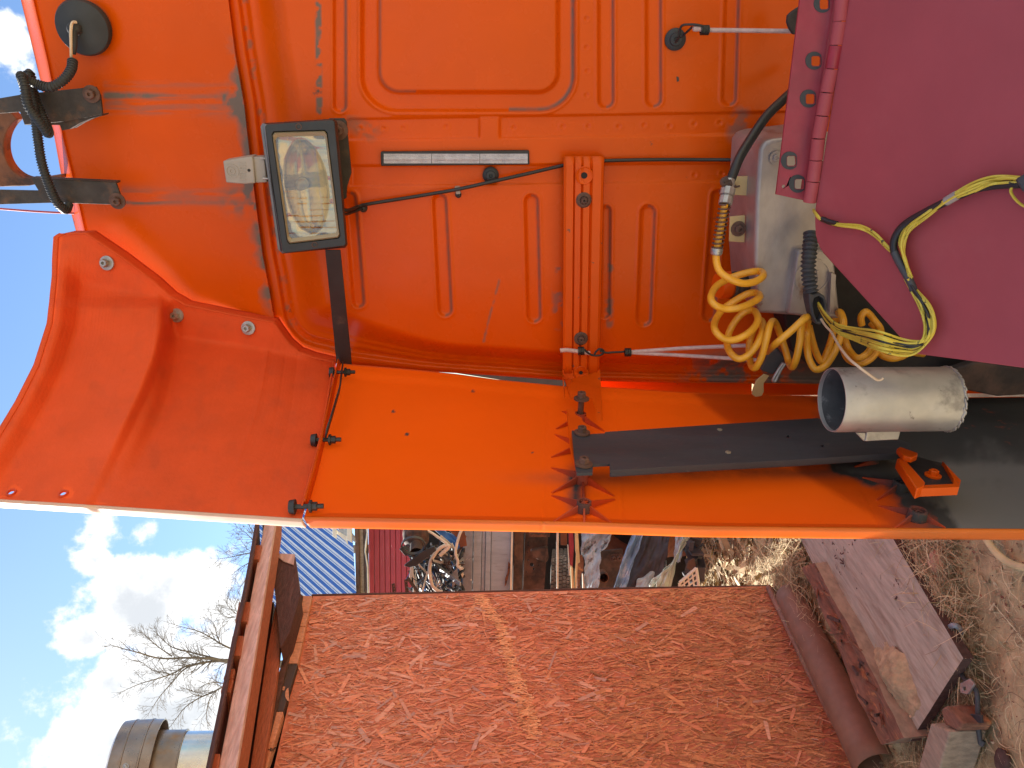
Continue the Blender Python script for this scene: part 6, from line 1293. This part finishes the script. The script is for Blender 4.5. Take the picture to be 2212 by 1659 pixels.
for k, (x0, y0, x1, y1) in enumerate(((948, 1120, 1000, 1150), (965, 1130, 1003, 1165), (996, 1150, 1001, 1180))):
    build('rusty_bar', MB().bar(J(x0, y0, 5.3), J(x1, y1, 5.3), .03, .05), 'rust_orange', label=('rusty bar nearest the fairing above the scrap heap', 'rusty bar lying below the first above the blue frame', 'short upright rusty bar against the galvanised strip')[k], cat='bar', bevel=.004)
# old trailer: galvanised strip, grey drop side, rusty frame, perforated channel
tr = thing('old_trailer', 'old trailer with a dented grey drop side and rusty frame', 'trailer', np.array([*J(1090, 1210, 5.6)[:2], 0.0]))
build('galvanised_strip', jp([(1001, 1100), (1022, 1100), (1018, 1320), (998, 1320)], 5.5, .05), 'galvanised', tr, bevel=.004)
xs_ = [(1024, 1042), (1042.6, 1050), (1050.6, 1062), (1062.6, 1105)]
for i, (a, b_) in enumerate(xs_): build('drop_side_panel', jp([(a, 1100), (b_, 1100), (b_ - 5, 1320), (a - 4, 1320)], 5.55 + (.015 if i % 2 else 0), .04), 'grey_board', tr, bevel=.003)
build('side_edge', jp([(1105.5, 1100), (1109, 1100), (1105, 1320), (1100, 1320)], 5.52, .06), 'scrap_white', tr, bevel=.003)
build('rust_dent', jp([(1098, 1213), (1103, 1220), (1100, 1240), (1094, 1262), (1090, 1268), (1091, 1250), (1096, 1238)], 5.54, .008), 'rust', tr)
build('frame_beam', jp([(1111, 1100), (1133, 1100), (1127, 1320), (1106, 1320)], 5.6, .10), 'rust_brown', tr, bevel=.008)
hls = [[J(x + r * math.cos(a), y + r * math.sin(a), 5.75) for a in np.linspace(0, 6.28, 9)[:-1]] for x, y, r in ((1148.5, 1220, 4.5), (1153, 1229, 2.5), (1141, 1210, 1.8), (1164, 1221, 1.6), (1142, 1171, 1.7), (1141, 1179, 1.5), (1140, 1194, 1.6), (1160, 1211, 1.4), (1137, 1236, 1.5))]
build('perforated_channel', MB().prism([J(x, y, 5.75) for x, y in ((1136, 1100), (1188, 1100), (1172, 1320), (1128, 1320))], FW * .02, hls), 'rust_brown', tr)
build('cross_member', jp([(1143, 1152), (1188, 1150), (1188, 1160), (1144, 1160)], 5.62, .06), 'rust', tr, bevel=.006)
build('spring_pack', jp([(1146, 1190), (1183, 1182), (1186, 1208), (1180, 1216), (1150, 1204)], 5.65, .08), 'rust_brown', tr, bevel=.01)
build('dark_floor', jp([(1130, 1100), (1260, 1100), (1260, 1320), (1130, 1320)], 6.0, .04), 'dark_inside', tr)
# tyre lying under the trailer: tread faces the camera
ty = thing('tyre', 'worn truck tyre standing under the rusty trailer frame', 'tyre', np.array([*J(1215, 1260, 5.6)[:2], 0.0]))
tc_ = J(1213, 1268, 5.95); s6 = 5.7 / F_PX
ax_t = UP * 1.0 + FW * .10
wdt = 22 * s6; Rt = 82 * s6
build('carcass', MB().lathe(tc_, ax_t, [(Rt * .6, -wdt * .9), (Rt * .86, -wdt), (Rt * .97, -wdt * .85), (Rt, -wdt * .6), (Rt, wdt * .6), (Rt * .97, wdt * .85), (Rt * .86, wdt), (Rt * .6, wdt * .9)], 60), 'tyre_rubber', ty, smooth=40)
u_, w_, a_ = frame_for(ax_t); blk = MB()
for k in range(64):
    an = 2 * math.pi * k / 64
    for j, off in enumerate((-.78, -.40, 0, .40, .78)):
        an2 = an + (.03 if j % 2 else 0); rd_ = u_ * math.cos(an2) + w_ * math.sin(an2); tg_ = -u_ * math.sin(an2) + w_ * math.cos(an2)
        if np.dot(rd_, FW) > .2: continue
        blk.box(tc_ + rd_ * (Rt * (.985 if abs(off) > .7 else 1.0)) + a_ * wdt * off, rd_ * .022, tg_ * Rt * .078, a_ * wdt * .30)
build('tread_block', blk, 'tyre_rubber', ty, smooth=0)['kind'] = 'stuff'
# boards and boxes between tyre and tarpaulin
for pts, d_, m, lab in (
    ([(1203, 1110), (1208, 1110), (1207, 1180), (1206, 1300), (1203, 1300), (1202, 1178)], 5.3, 'scrap_white', 'thin white edge strip standing in front of the tyre'),
    ([(1210, 1120), (1225, 1120), (1225, 1178), (1211, 1178)], 5.4, 'rust_orange', 'dark red box end above the tyre'),
    ([(1228, 1120), (1236, 1120), (1240, 1180), (1237, 1228), (1232, 1225), (1229, 1180)], 5.2, 'crimson_paint', 'maroon strip propped next to the pale boards'),
    ([(1226, 1178), (1228, 1178), (1232, 1245), (1229, 1242)], 5.2, 'scrap_white', 'thin white sliver beside the maroon strip'),
    ([(1241, 1120), (1247, 1120), (1253, 1215), (1248, 1218), (1243, 1190)], 5.1, 'pale_board', 'pale wooden board nearest the tarpaulin'),
    ([(1233, 1222), (1238, 1228), (1241, 1290), (1235, 1290)], 5.0, 'pale_board', 'split yellow board between the tyre and the brown plank'),
    ([(1245, 1192), (1248, 1218), (1245, 1290), (1241, 1290), (1243, 1230)], 5.0, 'pale_board', 'narrow split board leaning on the brown plank'),
    ([(1249, 1200), (1258, 1200), (1261, 1212), (1260, 1290), (1246, 1290), (1247, 1225)], 5.15, 'rotten_wood', 'brown plank standing at the edge of the tarpaulin'),
    ([(1258, 1240), (1260, 1240), (1266, 1290), (1259, 1290)], 5.05, 'scrap_white', 'white corner scrap at the foot of the brown plank')):
    jt('board', m, pts, d_, .03, lab, 'board', group='boards propped beside the tyre', bev=.003)
# tarpaulins
def cloth(name, m, c4, d4, label, amp=.05, seed=3, n=46, edge=.06):
    U_, V_ = np.meshgrid(np.linspace(0, 1, n), np.linspace(0, 1, n), indexing='ij'); c4 = np.array(c4, float)
    X_ = (1 - U_) * ((1 - V_) * c4[0, 0] + V_ * c4[1, 0]) + U_ * ((1 - V_) * c4[3, 0] + V_ * c4[2, 0]); Y_ = (1 - U_) * ((1 - V_) * c4[0, 1] + V_ * c4[1, 1]) + U_ * ((1 - V_) * c4[3, 1] + V_ * c4[2, 1])
    dd = (1 - U_) * ((1 - V_) * d4[0] + V_ * d4[1]) + U_ * ((1 - V_) * d4[3] + V_ * d4[2])
    em = 1 - sst(np.minimum(np.minimum(U_, 1 - U_), np.minimum(V_, 1 - V_)), 0, .2)
    X_ = X_ + em * 14 * (fbm(U_ * 10, V_ * 10, .5, 3, seed) - .5); Y_ = Y_ + em * 14 * (fbm(U_ * 10, V_ * 10, .5, 3, seed + 9) - .5)
    dd = dd + amp * (fbm(U_ * 10 + V_ * 4, V_ * 10, .35, 4, seed + 4) - .5) * 3 + amp * .5 * np.abs(np.sin(U_ * 9 + V_ * 3 + seed))
    R_ = rayA(X_, Y_); return build(name, MB().grid(CAM + R_ * (dd / F_PX)[..., None]), m, label=label, cat='tarpaulin', smooth=180, solid=.004, group='old tarpaulins on the scrap')
cloth('tarpaulin', 'tarp', [(1252, 1100), (1348, 1100), (1308, 1190), (1258, 1205)], (5.3, 5.2, 5.1, 5.2), 'dirty pale grey tarpaulin with a ragged corner beside the boards', .06, 3)
cloth('tarpaulin', 'tarp', [(1262, 1200), (1300, 1186), (1292, 1300), (1262, 1300)], (5.15, 5.1, 4.9, 5.0), 'hanging tongue of pale tarpaulin below the ragged corner', .03, 5)
cloth('tarpaulin', 'tarp_dark', [(1258, 1205), (1275, 1205), (1276, 1300), (1258, 1300)], (5.2, 5.2, 5.1, 5.1), 'dark fold of tarpaulin behind the hanging tongue', .02, 6)
cloth('tarpaulin', 'tarp_blue', [(1392, 1090), (1410, 1090), (1352, 1278), (1312, 1300)], (5.1, 5.1, 4.75, 4.7), 'blue tarpaulin roll running diagonally between the drum and the dark sheet', .03, 8)
cloth('tarpaulin', 'tarp_dark', [(1404, 1090), (1462, 1090), (1420, 1310), (1330, 1310)], (5.25, 5.2, 4.8, 4.75), 'dark slate tarpaulin sheet beside the blue roll', .04, 12)
cloth('tarpaulin', 'tarp', [(1400, 1220), (1442, 1180), (1440, 1310), (1352, 1310)], (5.0, 5.1, 4.75, 4.7), 'smoky grey tarpaulin lower end behind the blue roll', .03, 15)
cloth('tarpaulin', 'tarp_pale', [(1476, 1186), (1460, 1210), (1404, 1262), (1404, 1300)], (4.8, 4.7, 4.6, 4.6), 'pale green grey tarpaulin flap curling over near the wire crate', .04, 17)
cloth('tarpaulin', 'tarp_pale', [(1484, 1120), (1490, 1160), (1420, 1262), (1436, 1310)], (4.85, 4.8, 4.5, 4.5), 'pale tarpaulin lip folded toward the chips', .03, 19)
cloth('tarpaulin', 'tarp', [(1462, 1100), (1488, 1120), (1472, 1210), (1456, 1215)], (5.0, 4.95, 4.8, 4.85), 'lighter strip of tarpaulin above the pale flap', .02, 21)
dr = thing('steel_drum', 'rusty orange steel drum behind the blue tarpaulin', 'drum', np.array([*J(1360, 1160, 5.4)[:2], 0.0]))
dc = J(1400, 1120, 5.75)
build('drum_shell', MB().lathe(dc, (0.25, -.5, .9), [(0, -.30), (.30, -.30), (.31, -.29), (.31, -.28), (.30, -.26), (.30, 0), (.31, .01), (.30, .02), (.30, .3)], 36), 'rust_orange', dr, smooth=35)
dk_ = thing('dark_scrap', 'dark rusty scrap in the hollow below the ragged tarpaulin', 'scrap', J(1330, 1220, 5.4))
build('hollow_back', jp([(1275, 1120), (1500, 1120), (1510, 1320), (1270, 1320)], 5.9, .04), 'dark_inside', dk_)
build('rust_plate', jp([(1290, 1192), (1345, 1186), (1350, 1230), (1330, 1290), (1290, 1300)], 5.5, .03), 'rust_brown', dk_)
build('pipe_mouth', MB().lathe(J(1304, 1247, 5.3), -FW, [(10 * s6, -.1), (10 * s6, .02), (8.5 * s6, .02), (8 * s6, -.1), (0, -.1)], 20), 'rust', dk_, smooth=40)
for (x, y) in ((1326, 1206), (1337, 1205)): build('bolt', MB().bolt(J(x, y, 5.48), -FW, .018, .02), 'rusty_bolt', dk_, smooth=30)
# white wire crate among dark rubbish
wc = thing('wire_crate', 'white wire basket grid lying at the edge of the wood chips', 'wire basket', J(1490, 1260, 4.6))
def wb_(a, b_, r=.007): return MB().tube([J(*a, 4.6), J(*b_, 4.6)], r, 6)
A0, B0, C0, D0_ = (1468, 1259), (1504, 1227), (1511, 1275), (1472, 1296)
for a, b_ in ((A0, B0), (B0, C0), (C0, D0_), (D0_, A0)): build('rim_wire', wb_(a, b_, .010), 'white_metal', wc, smooth=60)
for k in range(1, 4):
    f_ = k / 4; L2 = lambda p, q_: (p[0] + (q_[0] - p[0]) * f_, p[1] + (q_[1] - p[1]) * f_)
    build('wire', wb_(L2(A0, B0), L2(D0_, C0), .005), 'white_metal', wc, smooth=60); build('wire', wb_(L2(A0, D0_), L2(B0, C0), .005), 'white_metal', wc, smooth=60)
rb = MB(); 
for k in range(60):
    x, y = rs_.uniform(1478, 1512), rs_.uniform(1130, 1300); p = J(x, y, rs_.uniform(4.7, 5.0)); s_ = rs_.uniform(.03, .11); ax_ = np.array([rs_.gauss(0, 1), rs_.gauss(0, 1), rs_.gauss(0, 1)]); ax_ /= np.linalg.norm(ax_); u_, w_, a_ = frame_for(ax_)
    rb.box(p, u_ * s_, w_ * s_ * rs_.uniform(.4, 1), a_ * s_ * rs_.uniform(.05, .3))
build('rubbish', rb, 'tarp_dark', kind='stuff')
jt('cardboard_scrap', 'rust_brown', [(1486, 1212), (1500, 1205), (1504, 1222), (1494, 1234), (1484, 1228)], 4.6, .01, 'brown scrap of card above the wire basket', 'card')
# a far line of ground cover so that gaps do not end on a bare plain
scatter('chip_litter', [(1120, 200), (1120, 1700), (1500, 1700), (1500, 200)], 6000, (.1, .35), (.02, .05), 'chips', (.0, .03), 0, True, seed=21)

scatter('sand_crumbs', [(1880, 1430), (1930, 1410), (2000, 1480), (2010, 1545), (1975, 1570), (1905, 1500)], 1500, (.004, .016), (.003, .010), 'sand_crumb', (.0, .004), 0, True, seed=31).location.z += ZB + .008
scatter('soil_crumbs', [(1930, 1100), (2330, 1100), (2330, 1760), (1900, 1760)], 1300, (.004, .014), (.003, .008), 'rotten_wood', (.0, .004), 0, True, seed=32)
